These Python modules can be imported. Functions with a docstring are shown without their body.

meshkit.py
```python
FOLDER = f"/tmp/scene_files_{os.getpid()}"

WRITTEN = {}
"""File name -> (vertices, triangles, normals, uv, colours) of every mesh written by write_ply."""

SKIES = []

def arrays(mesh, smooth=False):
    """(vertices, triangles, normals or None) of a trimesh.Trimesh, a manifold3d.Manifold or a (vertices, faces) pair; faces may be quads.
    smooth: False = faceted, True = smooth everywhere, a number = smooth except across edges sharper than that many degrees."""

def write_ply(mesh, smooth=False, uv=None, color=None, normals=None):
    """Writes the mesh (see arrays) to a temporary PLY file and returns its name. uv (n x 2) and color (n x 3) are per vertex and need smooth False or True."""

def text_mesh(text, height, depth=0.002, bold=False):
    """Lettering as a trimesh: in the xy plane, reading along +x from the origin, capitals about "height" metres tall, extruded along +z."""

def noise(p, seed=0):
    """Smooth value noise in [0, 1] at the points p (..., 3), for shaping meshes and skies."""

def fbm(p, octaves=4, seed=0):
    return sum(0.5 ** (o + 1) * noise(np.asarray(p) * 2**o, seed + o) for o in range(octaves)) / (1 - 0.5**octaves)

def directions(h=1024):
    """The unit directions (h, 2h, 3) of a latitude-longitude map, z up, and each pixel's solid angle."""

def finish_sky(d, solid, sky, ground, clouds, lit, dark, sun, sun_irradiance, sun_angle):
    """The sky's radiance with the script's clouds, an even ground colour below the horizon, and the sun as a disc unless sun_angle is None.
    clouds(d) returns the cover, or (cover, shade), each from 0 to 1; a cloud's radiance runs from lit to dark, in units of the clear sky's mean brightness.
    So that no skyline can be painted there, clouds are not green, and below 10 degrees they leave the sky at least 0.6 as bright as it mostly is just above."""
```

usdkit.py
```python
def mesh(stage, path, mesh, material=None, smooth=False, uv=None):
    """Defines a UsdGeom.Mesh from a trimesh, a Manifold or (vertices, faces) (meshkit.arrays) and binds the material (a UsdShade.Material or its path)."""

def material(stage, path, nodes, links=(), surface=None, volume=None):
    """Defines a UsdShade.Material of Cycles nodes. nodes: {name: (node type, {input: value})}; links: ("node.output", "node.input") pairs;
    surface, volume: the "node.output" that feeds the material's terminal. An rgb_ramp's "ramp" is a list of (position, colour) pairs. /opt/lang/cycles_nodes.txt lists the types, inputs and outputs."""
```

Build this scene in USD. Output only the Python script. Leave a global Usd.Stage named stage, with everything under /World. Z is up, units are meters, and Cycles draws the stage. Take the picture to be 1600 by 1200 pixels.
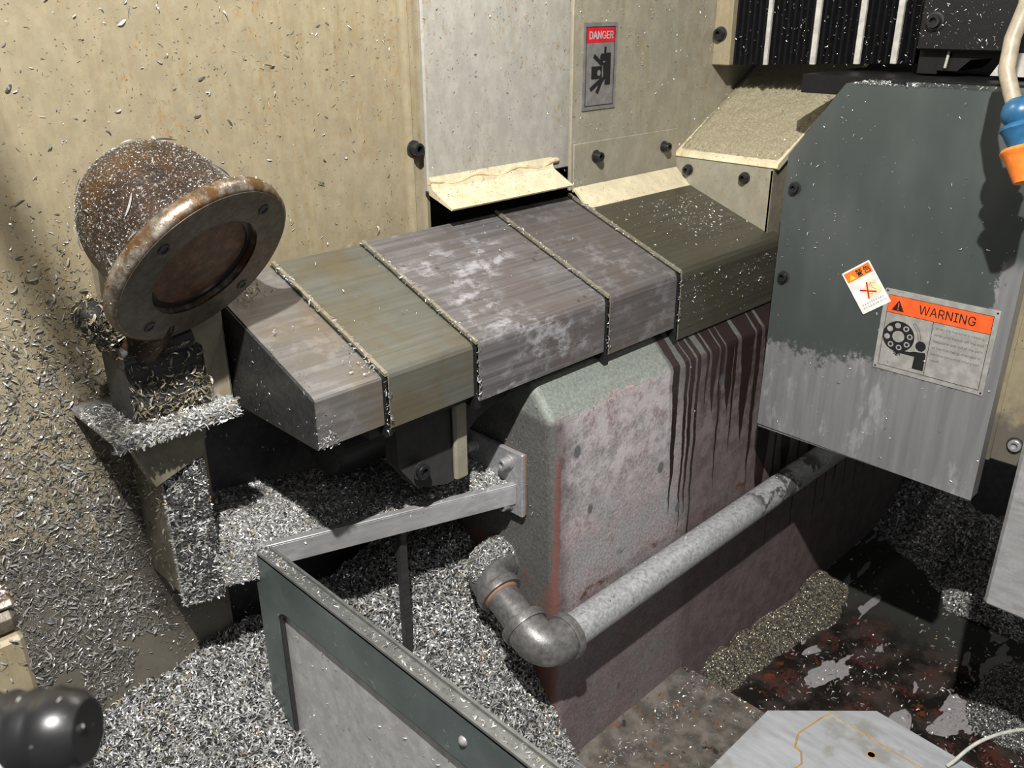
import math, numpy as np, trimesh, usdkit, meshkit
from pxr import Usd, UsdGeom, UsdLux, UsdShade, Gf, Sdf, Vt
from shapely.geometry import Polygon, Point, LineString, box as sbox
from shapely.ops import unary_union
from shapely import affinity

# ------------------------------------------------------------------ stage, camera, lights
stage = Usd.Stage.CreateInMemory()
UsdGeom.SetStageUpAxis(stage, UsdGeom.Tokens.z); UsdGeom.SetStageMetersPerUnit(stage, 1.0)
UsdGeom.Xform.Define(stage, '/World'); UsdGeom.Scope.Define(stage, '/World/Looks')
EYE = 1.46                                   # eye height over the wet floor; shapes below are given relative to eye height
cam = UsdGeom.Camera.Define(stage, '/World/camera')
right, down, fwd = (0.71061, -0.70357, -0.00489), (-0.28122, -0.27765, -0.91860), (0.64494, 0.65414, -0.39516)
m = Gf.Matrix4d(1.0)
m.SetRow(0, Gf.Vec4d(*right, 0)); m.SetRow(1, Gf.Vec4d(*[-c for c in down], 0)); m.SetRow(2, Gf.Vec4d(*[-c for c in fwd], 0)); m.SetRow(3, Gf.Vec4d(0, 0, EYE, 1))
cam.AddTransformOp().Set(m)
cam.CreateHorizontalApertureAttr(36.0); cam.CreateVerticalApertureAttr(27.0)
cam.CreateFocalLengthAttr(36.0 * 1377.66 / 1600.0); cam.CreateClippingRangeAttr(Gf.Vec2f(0.05, 50))
cam.CreateFStopAttr(9.0); cam.CreateFocusDistanceAttr(1.25)
cam.CreateExposureAttr(0.0)

dome = UsdLux.DomeLight.Define(stage, '/World/room_light'); dome.CreateIntensityAttr(0.035); dome.CreateColorAttr(Gf.Vec3f(0.93, 0.96, 1.0))
def lamp(name, pos, radius, power, color, shape=None):
    l = UsdLux.SphereLight.Define(stage, '/World/' + name)
    l.AddTranslateOp().Set(Gf.Vec3d(pos[0], pos[1], pos[2] + EYE)); l.CreateRadiusAttr(radius); l.CreateIntensityAttr(power / (4 * math.pi * radius ** 2 * math.pi)); l.CreateColorAttr(Gf.Vec3f(*color)); l.CreateNormalizeAttr(False)
lamp('machine_lamp', (-0.20, -0.12, 1.30), 0.02, 400.0, (1.0, 0.975, 0.94))      # work light over the machine door
lamp('wall_lamp', (0.97, 0.93, 0.42), 0.04, 9.0, (1.0, 0.95, 0.88))          # lamp high on the back wall
shop = UsdLux.RectLight.Define(stage, '/World/shop_light')                    # ceiling light of the workshop behind the photographer
shop.CreateWidthAttr(1.1); shop.CreateHeightAttr(0.35); shop.CreateIntensityAttr(3.2); shop.CreateColorAttr(Gf.Vec3f(0.96, 0.98, 1.0))
_m = Gf.Matrix4d(1.0); _m.SetLookAt(Gf.Vec3d(0.30, -1.25, 1.15 + EYE), Gf.Vec3d(1.1, 0.9, -0.8 + EYE), Gf.Vec3d(0, 0, 1)); shop.AddTransformOp().Set(_m.GetInverse())

# ------------------------------------------------------------------ helpers
used = {}
def numbered(path):
    n = used.get(path, 0); used[path] = n + 1
    return path if n == 0 else f'{path}_{n:03d}'
BASE = {}
def setd(p, label=None, cat=None, group=None, kind=None):
    for k, v in (('label', label), ('category', cat), ('group', group), ('kind', kind)):
        if v: p.SetCustomDataByKey(k, v)
def thing(name, label, cat, base, group=None, kind=None):
    path = numbered('/World/' + name)
    x = UsdGeom.Xform.Define(stage, path); x.AddTranslateOp().Set(Gf.Vec3d(base[0], base[1], base[2] + EYE))
    BASE[path] = np.array(base, float); setd(x.GetPrim(), label, cat, group, kind)
    return path
def obj(name, mesh, mat, parent=None, smooth=32, label=None, cat=None, group=None, kind=None):
    v, f = (mesh.vertices, mesh.faces) if hasattr(mesh, 'faces') else mesh
    v = np.array(v, float)
    if parent is None:
        path = numbered('/World/' + name); v = v + [0, 0, EYE]
    else:
        path = numbered(parent + '/' + name); root = '/'.join(parent.split('/')[:3]); v = v - BASE[root]
    g = usdkit.mesh(stage, path, trimesh.Trimesh(v, np.array(f), process=False), MAT[mat], smooth=smooth)
    setd(g.GetPrim(), label, cat, group, kind)
    return path
cat_ = trimesh.util.concatenate
def box(lo, hi, b=0.0):
    lo, hi = np.minimum(lo, hi).astype(float), np.maximum(lo, hi).astype(float)
    b = min(b, 0.45 * (hi - lo).min())
    if b <= 0:
        return trimesh.creation.box(bounds=[lo, hi])
    pts = []
    for k in range(3):
        for c in np.ndindex(2, 2, 2):
            p = np.where(np.array(c), hi, lo) + np.where(np.array(c), -1, 1) * b * (np.arange(3) != k)
            pts.append(p)
    return trimesh.convex.convex_hull(np.array(pts))
def frame(o, u, v):
    u, v = np.array(u, float), np.array(v, float); w = np.cross(u, v)
    T = np.eye(4); T[:3, 0], T[:3, 1], T[:3, 2], T[:3, 3] = u, v, w, o
    return T
def ext(poly, h, T):
    """extrudes a shapely polygon (in u, v) by h along w"""
    ms = [trimesh.creation.extrude_polygon(g, h, engine='earcut') for g in getattr(poly, 'geoms', [poly]) if not g.is_empty]
    r = cat_(ms); r.apply_transform(T); return r
YZ = lambda x, y=0, z=0: frame((x, y, z), (0, -1, 0), (0, 0, 1))       # faces -X, u runs to the right as seen
XZ = lambda y, x=0, z=0: frame((x, y, z), (1, 0, 0), (0, 0, 1))        # faces -Y
def profile_x(pts, x0, x1):
    """a (y, z) outline swept along X"""
    p = Polygon([(-y, z) for y, z in pts])
    if not p.exterior.is_ccw: p = Polygon(list(p.exterior.coords)[::-1])
    return ext(p, x1 - x0, YZ(x1))
def profile_y(pts, y0, y1):
    return ext(Polygon(pts).buffer(0), y1 - y0, XZ(y1))
def prism_z(pts, z0, z1):
    return ext(Polygon(pts).buffer(0), z1 - z0, frame((0, 0, z0), (1, 0, 0), (0, 1, 0)))
def align(m, p, d):
    d = np.array(d, float) / np.linalg.norm(d)
    T = trimesh.geometry.align_vectors([0, 0, 1], d); T[:3, 3] = p
    m = m.copy(); m.apply_transform(T); return m
def lathe(prof, p, d, n=40):
    """(radius, height) outline turned about d through p"""
    return align(trimesh.creation.revolve(np.array(prof, float), sections=n), p, d)
def cyl(p, q, r, n=24):
    p, q = np.array(p, float), np.array(q, float); L = np.linalg.norm(q - p)
    return lathe([(0, 0), (r, 0), (r, L), (0, L)], p, q - p, n)
def tube(path, r, n=14):
    path = np.array(path, float); r = np.broadcast_to(r, len(path))
    t = np.gradient(path, axis=0); t /= np.linalg.norm(t, axis=1)[:, None]
    up = np.array([0, 0, 1.0]) if abs(t[0][2]) < 0.9 else np.array([1.0, 0, 0])
    vs = []
    a = np.linspace(0, 2 * np.pi, n, endpoint=False)
    s = np.cross(t[0], up); s /= np.linalg.norm(s)
    for i in range(len(path)):
        s = s - t[i] * (s @ t[i]); s /= np.linalg.norm(s); b = np.cross(t[i], s)
        vs.append(path[i] + r[i] * (np.cos(a)[:, None] * s + np.sin(a)[:, None] * b))
    v = np.vstack(vs + [path[:1], path[-1:]]); f = []
    N = len(path)
    for i in range(N - 1):
        for j in range(n):
            k = (j + 1) % n
            f += [(i * n + j, i * n + k, (i + 1) * n + k), (i * n + j, (i + 1) * n + k, (i + 1) * n + j)]
    for j in range(n):
        k = (j + 1) % n
        f += [(N * n, k, j), (N * n + 1, (N - 1) * n + j, (N - 1) * n + k)]
    m = trimesh.Trimesh(v, np.array(f), process=False); m.fix_normals(); return m
def arc(c, a, b, r, n=12):
    """quarter circle: from c + r*a turning to c + r*b"""
    th = np.linspace(0, np.pi / 2, n)
    return np.array(c) + r * (np.cos(th)[:, None] * np.array(a) + np.sin(th)[:, None] * np.array(b))
def socket_screw(p, d, r=0.009, h=0.011):
    """cap screw with a washer and a hexagon socket, head top outwards along d: (head, washer)"""
    head = lathe([(0, h * .45), (r * .5, h * .45), (r * .52, h), (r * .9, h), (r, h * .88), (r, .002), (0, .002)], p, d, 18)
    wash = lathe([(0, 0), (r * 1.28, 0), (r * 1.28, .002), (0, .002)], p, d, 20)
    return head, wash
def screws(parent, spots, d, r=0.009, h=0.011, mat='black_screw'):
    for p in spots:
        hd, ws = socket_screw(p, d, r, h)
        s = obj('screw', hd, mat, parent, smooth=40); obj('washer', ws, 'dark_steel', s)
def grid(fn, us, vs):
    P = np.array([[fn(u, v) for v in vs] for u in us]); n, m_ = P.shape[:2]
    i = np.arange(n * m_).reshape(n, m_)
    q = np.stack([i[:-1, :-1], i[1:, :-1], i[1:, 1:], i[:-1, 1:]], -1).reshape(-1, 4)
    return trimesh.Trimesh(P.reshape(-1, 3), np.vstack([q[:, [0, 1, 2]], q[:, [0, 2, 3]]]), process=False)

# ------------------------------------------------------------------ materials
MAT = {}
class G:
    """a small builder of Cycles node graphs"""
    def __init__(s): s.n, s.l, s.k = {}, [], 0
    def node(s, kind, out, **kw):
        s.k += 1; name = f'n{s.k}'; vals = {}
        for k, v in kw.items():
            if isinstance(v, str) and v.startswith('@'): s.l.append((v[1:], f'{name}.{k}'))
            else: vals[k] = v
        s.n[name] = (kind, vals); return f'@{name}.{out}'
    def pos(s, scale=(1, 1, 1), loc=(0, 0, 0)):
        p = s.node('geometry', 'position')
        return s.node('mapping', 'vector', vector=p, scale=scale, location=loc)
    def axis(s, a):
        return s.node('separate_xyz', a, vector=s.node('geometry', 'position'))
    def noise(s, scale=(1, 1, 1), detail=4, rough=0.55, loc=(0, 0, 0), dist=0.0):
        if np.ndim(scale) == 0: scale = (scale,) * 3
        return s.node('noise_texture', 'fac', vector=s.pos(scale, loc), scale=1.0, detail=float(detail), roughness=rough, distortion=dist)
    def vor(s, scale, out='distance', feature='f1', loc=(0, 0, 0), rand=1.0):
        if np.ndim(scale) == 0: scale = (scale,) * 3
        return s.node('voronoi_texture', out, vector=s.pos(scale, loc), scale=1.0, feature=feature, randomness=rand)
    def ramp(s, x, stops, interp=True): return s.node('rgb_ramp', 'color', fac=x, ramp=[(a, c if np.ndim(c) else (c,) * 3) for a, c in stops], interpolate=interp)
    def range(s, x, a, b, c=0.0, d=1.0): return s.node('map_range', 'result', value=x, from_min=float(a), from_max=float(b), to_min=float(c), to_max=float(d), clamp=True, range_type='smoothstep')
    def math(s, op, a, b=0.0): return s.node('math', 'value', math_type=op, value1=a, value2=b)
    def mix(s, f, a, b, t='mix'): return s.node('mix', 'color', fac=f, color1=a, color2=b, mix_type=t)
    def bump(s, h, strength=0.5, dist=0.002, normal=None):
        kw = dict(height=h, strength=float(strength), distance=float(dist))
        if normal: kw['normal'] = normal
        return s.node('bump', 'normal', **kw)
    def finish(s, name, color, rough=0.5, metal=0.0, normal=None, **kw):
        if normal: kw['normal'] = normal
        out = s.node('principled_bsdf', 'BSDF', base_color=color, roughness=rough, metallic=metal, **kw)
        MAT[name] = usdkit.material(stage, '/World/Looks/' + name, s.n, s.l, surface=out[1:])
def plain(name, color, rough=0.5, metal=0.0, bump=0.0, bscale=300, **kw):
    g = G(); n = None
    c = g.mix(g.range(g.noise(60, 5), .35, .7), tuple(np.array(color) * .82), tuple(np.minimum(np.array(color) * 1.12, 1)))
    if bump: n = g.bump(g.noise(bscale, 3), bump, .001)
    g.finish(name, c, rough, metal, n, **kw)

def paint(name, base, yellow, amount, speck=0.5, zlo=None):
    """old cream machine paint: streaked yellow where coolant ran, small rust spots, fine chip specks"""
    g = G()
    st = g.range(g.noise((95, 95, 11), 5, .65, dist=.2), .42, .70)
    mott = g.range(g.noise((38, 38, 26), 5, .7, loc=(4, 4, 4)), .35, .7, .86, 1.06)
    big = g.range(g.noise((5, 5, 3), 4, .6, loc=(3, 1, 2)), .38, .68)
    c = g.mix(g.math('multiply', g.math('multiply', st, big), amount), base, yellow)
    c = g.mix(1.0, c, g.node('combine_xyz', 'vector', x=mott, y=mott, z=mott), 'multiply')
    sp = g.range(g.noise((170, 170, 70), 4, .7), .55, .68)
    pat = g.range(g.noise((6, 6, 5), 3, .6, loc=(7, 3, 1)), .36, .62)
    c = g.mix(g.math('multiply', g.math('multiply', sp, pat), .75), c, (.30, .17, .055))
    d = g.vor(130.0, loc=(1, 2, 3))
    dk = g.range(d, .10, .20, 1.0, 0.0)
    keep = g.range(g.noise((40, 40, 30), 2, .5, loc=(9, 9, 2)), .5, .62)
    c = g.mix(g.math('multiply', g.math('multiply', dk, keep), speck), c, (.09, .075, .055))
    if name == 'cream_paint':      # grey oily film with a ragged edge low on the wall
        film = g.range(g.math('add', g.axis('z'), g.math('multiply', g.noise((9, 9, 9), 5, .65, loc=(2, 2, 7)), .5)), EYE - .48, EYE - .40, 1, 0)
        c = g.mix(g.math('multiply', film, .85), c, (.115, .107, .09))
    h = g.math('add', g.math('multiply', dk, .5), g.noise(90, 3))
    g.finish(name, c, .42, 0.0, g.bump(h, .25, .001))
paint('cream_paint', (.315, .270, .178), (.25, .175, .065), .6, 1.0)
paint('pale_paint', (.38, .367, .325), (.32, .28, .18), .45, .8)
paint('lip_paint', (.66, .59, .41), (.46, .32, .09), 1.0, 1.0)
paint('guard_paint', (.30, .28, .215), (.26, .20, .10), .6, .7)

def steel(name, c0, c1, tint, rough=.38, metal=.85, streak=(3, 160, 160), scuff=.0, spots=.0, tint_amt=.5, scuff_col=(.62, .62, .66)):
    g = G()
    a = g.range(g.noise(streak, 6, .6), .3, .72)
    c = g.mix(a, c0, c1)
    b = g.range(g.noise((9, 7, 9), 4, .6, loc=(2, 5, 1)), .42, .66)
    c = g.mix(g.math('multiply', b, tint_amt), c, tint)
    if scuff:
        w = g.math('multiply', g.range(g.noise((26, 40, 40), 6, .7, loc=(1, 1, 4)), .47, .66), g.range(g.noise((7, 9, 9), 3, .5, loc=(5, 2, 8)), .40, .60))
        c = g.mix(g.math('multiply', w, scuff), c, scuff_col)
    if spots:
        d = g.range(g.vor(32.0, loc=(3, 3, 3)), .10, .17, 1, 0)
        k = g.range(g.noise(14, 2, loc=(4, 4, 4)), .50, .58)
        c = g.mix(g.math('multiply', g.math('multiply', d, k), spots), c, (.10, .075, .065))
    r = g.range(g.noise((30, 60, 60), 4), .2, .8, rough - .08, rough + .14)
    g.finish(name, c, r, metal, g.bump(g.noise(streak, 5), .12, .0006))
steel('cover_rusty', (.155, .148, .14), (.225, .215, .205), (.18, .135, .07), .40, .4, scuff=.35, scuff_col=(.44, .40, .37), tint_amt=.55)
steel('cover_olive', (.135, .137, .115), (.18, .18, .152), (.155, .115, .05), .38, .4, tint_amt=.6)
steel('cover_scuffed', (.135, .127, .127), (.24, .228, .228), (.17, .13, .115), .40, .4, scuff=.75, spots=.8)
steel('cover_dark', (.125, .115, .112), (.19, .177, .172), (.155, .12, .105), .38, .4, scuff=.25, spots=.4)
steel('cover_brown', (.075, .071, .052), (.108, .104, .078), (.085, .073, .045), .38, .4)
steel('cover_edge', (.26, .24, .19), (.40, .37, .29), (.30, .24, .13), .42, .5)
steel('bare_steel', (.34, .34, .35), (.50, .50, .51), (.38, .36, .35), .36, .4)
steel('trough_steel', (.30, .30, .30), (.44, .44, .44), (.36, .36, .36), .38, .35, streak=(20, 20, 90), scuff=.4)
steel('dark_steel', (.045, .045, .045), (.08, .08, .08), (.06, .055, .05), .45, .5)
plain('black_screw', (.05, .052, .056), .30, .7)
plain('rim_steel', (.19, .195, .185), .42, .3)
plain('rubber', (.014, .014, .015), .32)
plain('black_plate', (.0075, .0075, .008), .5, 0, .3, specular_ior_level=.3)
plain('dark_inside', (.035, .034, .033), .7)
plain('grey_inside', (.085, .085, .088), .6, 0.1, .2)
plain('olive_plate', (.22, .20, .145), .5, .1, .2)
plain('white_strip', (.46, .445, .40), .45)
plain('blue_plastic', (.025, .115, .23), .32)
plain('orange_plastic', (.82, .22, .035), .35)
plain('hose_tan', (.34, .29, .21), .45, 0, .4, 160)
plain('cable_grey', (.55, .54, .50), .4)
plain('sign_metal', (.50, .49, .455), .42, .45)
plain('danger_metal', (.28, .27, .255), .45, .4)
plain('sign_orange', (.88, .115, .022), .45)
plain('sticker_orange', (.86, .22, .03), .5)
plain('sign_red', (.60, .012, .022), .4)
plain('print_black', (.012, .012, .013), .5)
plain('print_white', (.85, .84, .80), .5)
plain('print_yellow', (.85, .66, .05), .5)
plain('print_cream', (.86, .74, .42), .5)
plain('print_grey', (.38, .38, .37), .5)
plain('sign_grey_print', (.13, .13, .125), .5)
plain('sealant_rust', (.30, .17, .10), .6)
plain('caulk', (.62, .52, .33), .7, 0, .8, 200)

# grey-green guard paint, worn to bare metal low down and along the front edge
g = G(); z = g.axis('z'); y = g.axis('y')
ns = g.noise((14, 14, 14), 6, .7); fine = g.noise(120, 4, .7)
edge = g.math('add', z, g.math('add', g.math('multiply', ns, .16), g.math('multiply', fine, .10)))
edge = g.math('add', edge, g.math('multiply', y, .10))
worn = g.range(edge, EYE - .425 , EYE - .395, 1, 0)
fr = g.range(g.math('add', y, g.math('multiply', ns, .10)), .462, .468, 1, 0)
fr = g.math('multiply', fr, g.range(z, EYE - .36, EYE - .40, 0, 1))
worn = g.math('maximum', worn, fr)
green = g.mix(g.range(g.noise((8, 8, 3), 4), .4, .7), (.052, .061, .059), (.075, .085, .082))
sm = g.math('multiply', g.range(g.noise((25, 25, 9), 5, .7, loc=(4, 2, 2)), .54, .70), .55)
metal = g.mix(g.range(g.noise((60, 60, 4), 4), .3, .7), (.24, .24, .245), (.31, .31, .315))
metal = g.mix(sm, metal, (.55, .55, .56))
g.finish('guard_green', g.mix(worn, green, metal), g.math('add', .40, g.math('multiply', worn, .02)), g.math('multiply', worn, .45), g.bump(worn, .3, -.0006))
# same paint, unworn, on the frame
g = G(); c = g.mix(g.range(g.noise((9, 9, 9), 5, .65), .4, .66), (.085, .108, .108), (.125, .155, .15))
c = g.mix(g.range(g.noise((70, 70, 70), 4, .7), .64, .70), c, (.30, .31, .31))
g.finish('frame_green', c, .38, .1)
g = G(); c = g.mix(g.range(g.noise((20, 50, 50), 5, .65), .35, .7), (.46, .455, .46), (.62, .615, .62))
sc = g.range(g.noise((40, 110, 260), 4, .7, loc=(0, 3, 0), dist=1.5), .62, .68)
g.finish('scratched_steel', g.mix(sc, c, (.85, .85, .85)), .38, .25, g.bump(g.noise((30, 30, 30), 3), .15, .002))

# cast iron base: grey with worn pink-red primer, green paint left on the edges, dark oil runs
g = G(); x, y, z = g.axis('x'), g.axis('y'), g.axis('z')
fine = g.noise(190, 4, .7); mid = g.noise(11, 6, .65); med = g.noise((30, 30, 30), 5, .7, loc=(5, 1, 1))
grey = g.mix(g.range(fine, .3, .7), (.24, .235, .24), (.42, .415, .425))
pink = g.mix(g.range(fine, .35, .68), (.27, .185, .185), (.50, .415, .42))
c = g.mix(g.range(mid, .34, .70), grey, pink)
white = g.math('multiply', g.range(g.math('add', z, g.math('multiply', mid, .25)), EYE - .80, EYE - .60), g.range(med, .40, .62))
c = g.mix(g.math('multiply', white, .8), c, (.60, .56, .565))
# red-brown along the left edge, the foot and the right
rx = g.range(g.math('add', x, g.math('multiply', mid, .14)), 1.01, 1.07, 1, 0)
rz = g.range(g.math('add', z, g.math('multiply', med, .22)), EYE - .96, EYE - .84, 1, 0)
rr = g.range(g.math('add', x, g.math('multiply', med, .2)), 1.36, 1.46)
red = g.math('maximum', g.math('maximum', g.math('multiply', rx, .75), g.math('multiply', rz, .6)), g.math('multiply', rr, .85))
c = g.mix(red, c, g.mix(g.range(med, .35, .65), (.080, .056, .054), (.150, .112, .110)))
br = g.math('multiply', g.range(g.noise((14, 14, 22), 5, .7, loc=(8, 1, 3)), .56, .68), g.math('multiply', g.range(z, EYE - 1.04, EYE - .97), g.range(z, EYE - .88, EYE - .94)))
c = g.mix(br, c, (.11, .05, .022))
# green paint on top chamfer and the left corner
gz = g.range(g.math('add', z, g.math('multiply', med, .03)), EYE - .608, EYE - .592)
gx = g.range(g.math('add', x, g.math('multiply', med, .02)), .954, .958, 1, 0)
gx = g.math('multiply', gx, g.range(g.math('add', z, g.math('multiply', mid, .3)), EYE - 1.2, EYE - .75, .25, .9))
gp = g.mix(gz, g.mix(g.range(fine, .3, .7), (.085, .088, .08), (.155, .155, .142)), g.mix(g.range(fine, .3, .7), (.15, .17, .152), (.25, .27, .24)))
c = g.mix(g.math('maximum', gz, gx), c, gp)
rl = g.math('multiply', g.range(g.math('add', x, g.math('multiply', med, .012)), .949, .952), g.range(g.math('add', x, g.math('multiply', med, .012)), .964, .959))
c = g.mix(g.math('multiply', rl, g.range(z, EYE - .66, EYE - .72)), c, (.20, .09, .078))
# oil runs
wob = g.math('add', x, g.math('multiply', g.math('subtract', g.noise((9, 9, 14), 3, .6, loc=(1, 4, 2)), .5), .016))
depth = g.range(z, EYE - .56, EYE - 1.45)
depth = g.math('divide', g.math('subtract', EYE - .56, z), .89)
def runs(lst, x0, x1):
    st = [(0.0, 0.0)]; 
    for (cx, w, L) in sorted(lst):
        u = lambda q: (q - x0) / (x1 - x0)
        st += [(u(cx - w), 0.0), (u(cx - w * .45), L * .72), (u(cx), L), (u(cx + w * .45), L * .72), (u(cx + w), 0.0)]
    st.append((1.0, 0.0))
    t = g.ramp(g.math('divide', g.math('subtract', wob, x0), x1 - x0), st)
    return g.range(g.math('subtract', g.node('rgb_to_bw', 'val', color=t), depth), -.004, .012)
r1 = runs([(1.272, .012, .43), (1.306, .008, .50), (1.322, .010, .46), (1.343, .006, .66), (1.372, .007, .20), (1.398, .018, .22), (1.425, .009, .46), (1.455, .026, .24), (1.475, .008, .36), (1.52, .03, .34), (1.56, .012, .5)], 1.25, 1.60)
r2 = runs([(1.62, .05, .62), (1.68, .008, .8), (1.73, .05, .60), (1.80, .008, .82), (1.86, .03, .66), (1.92, .008, .85), (1.97, .009, .8), (2.02, .03, .7), (2.08, .009, .82), (2.15, .01, .84), (2.20, .03, .75), (2.28, .012, .83)], 1.58, 2.40)
run = g.math('multiply', g.math('maximum', r1, r2), g.range(fine, .2, .4, .75, 1))
wet = g.math('multiply', g.math('multiply', g.range(wob, 1.250, 1.257), g.range(g.math('add', depth, g.math('multiply', med, .3)), .42, .22)), .55)
c = g.mix(g.math('maximum', run, wet), c, (.028, .018, .017))
sp = g.math('multiply', g.math('multiply', g.range(g.vor((11, 11, 8), loc=(.35, .2, .1)), .08, .12, 1, 0), .85), g.range(z, EYE - .66, EYE - .68))
c = g.mix(sp, c, (.10, .10, .105))
rough = g.math('subtract', .62, g.math('multiply', run, .38))
h = g.math('add', g.noise(130, 4, .7), g.math('multiply', g.noise(28, 3), 1.5))
g.finish('cast_iron', c, rough, .05, g.bump(h, .5, .0022))

# rusty lamp housing
g = G(); n1 = g.noise(45, 6, .7); n2 = g.noise((16, 16, 16), 4, .6, loc=(2, 8, 1))
c = g.mix(g.range(n1, .35, .68), (.020, .013, .010), (.052, .028, .016))
c = g.mix(g.math('multiply', g.range(n2, .50, .66), .6), c, (.085, .040, .012))
c = g.mix(g.range(g.noise(210, 4, .7), .58, .66), c, (.30, .27, .23))
g.finish('rusty_housing', c, .36, .25, g.bump(g.noise(140, 4, .7), .6, .002))
g = G(); n1 = g.noise(60, 6, .7)
c = g.mix(g.range(n1, .36, .66), (.10, .08, .06), (.36, .325, .27))
c = g.mix(g.range(g.noise(22, 5, .7, loc=(3, 1, 6)), .45, .60), c, (.14, .07, .022))
g.finish('rusty_rim', c, .34, .5, g.bump(g.noise(120, 4, .7), .4, .0015))
g = G(); c = g.mix(g.range(g.noise(70, 5, .7), .36, .7), (.07, .032, .016), (.19, .09, .045))
g.finish('lamp_glass', c, .5, 0, g.bump(g.noise(160, 3, .7), .3, .001))
g = G(); c = g.mix(g.range(g.noise(70, 5, .7), .36, .7), (.085, .07, .05), (.16, .135, .105))
g.finish('rusty_face', c, .45, .3, g.bump(g.noise(160, 3, .7), .4, .0015))

# pipe: galvanised, speckled
g = G(); c = g.mix(g.range(g.noise(130, 5, .7), .32, .66), (.27, .275, .28), (.50, .505, .51))
c = g.mix(g.math('multiply', g.range(g.vor(75.0, loc=(.3, .7, .2)), .10, .16, 1, 0), g.range(g.noise(20, 2), .50, .60)), c, (.13, .13, .13))
blk = g.math('multiply', g.range(g.noise((16, 16, 16), 5, .65, loc=(6, 2, 2)), .52, .55), g.math('multiply', g.range(g.axis('x'), 1.50, 1.53), g.range(g.axis('x'), 1.80, 1.76)))
c = g.mix(g.math('multiply', blk, .85), c, (.055, .05, .045))
g.finish('galvanised_pipe', c, .46, .3, g.bump(g.noise(160, 3), .3, .001))
g = G(); c = g.mix(g.range(g.noise(90, 5, .7), .3, .7), (.13, .125, .12), (.24, .235, .23))
g.finish('iron_fitting', c, .42, .45, g.bump(g.noise(200, 3), .35, .001))

# wet floor
g = G(); n1 = g.noise((9, 16, 9), 6, .62, dist=.4); n2 = g.noise(14, 5, .65, loc=(3, 7, 1)); n3 = g.noise(150, 4, .7)
c = g.mix(g.range(n2, .42, .66), (.014, .012, .010), (.060, .046, .040))
c = g.mix(g.math('multiply', g.range(g.noise((12, 12, 12), 4, .6, loc=(1.5, 9, 4)), .52, .60), g.range(n3, .40, .6)), c, (.09, .03, .024))
c = g.mix(g.math('multiply', g.range(g.noise((17, 17, 17), 4, .6, loc=(8, 2, 4)) , .66, .69), .6), c, (.20, .05, .012))
c = g.mix(g.range(g.axis('x'), 1.85, 2.05), c, (.05, .052, .046))
dry = g.range(g.noise((5, 13, 9), 4, .5, loc=(2.9, 5.3, 0), dist=.35), .585, .590)
c = g.mix(dry, c, g.mix(g.range(n3, .3, .7), (.26, .245, .25), (.34, .325, .33)))
rough = g.math('add', .16, g.math('multiply', dry, .4))
g.finish('wet_floor', c, rough, 0, g.bump(g.math('add', g.math('multiply', dry, .7), g.noise(40, 4)), .25, .002))
g = G(); n1 = g.noise(22, 6, .65)
c = g.mix(g.range(n1, .38, .66), (.105, .095, .08), (.235, .215, .185))
c = g.mix(g.range(g.noise((30, 30, 30), 5, .7, loc=(4, 1, 2)), .57, .66), c, (.27, .115, .05))
c = g.mix(g.range(g.noise(40, 5, .7, loc=(9, 1, 2)), .60, .66), c, (.05, .04, .035))
g.finish('stained_plate', c, .45, .2, g.bump(n1, .4, .002))
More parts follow.
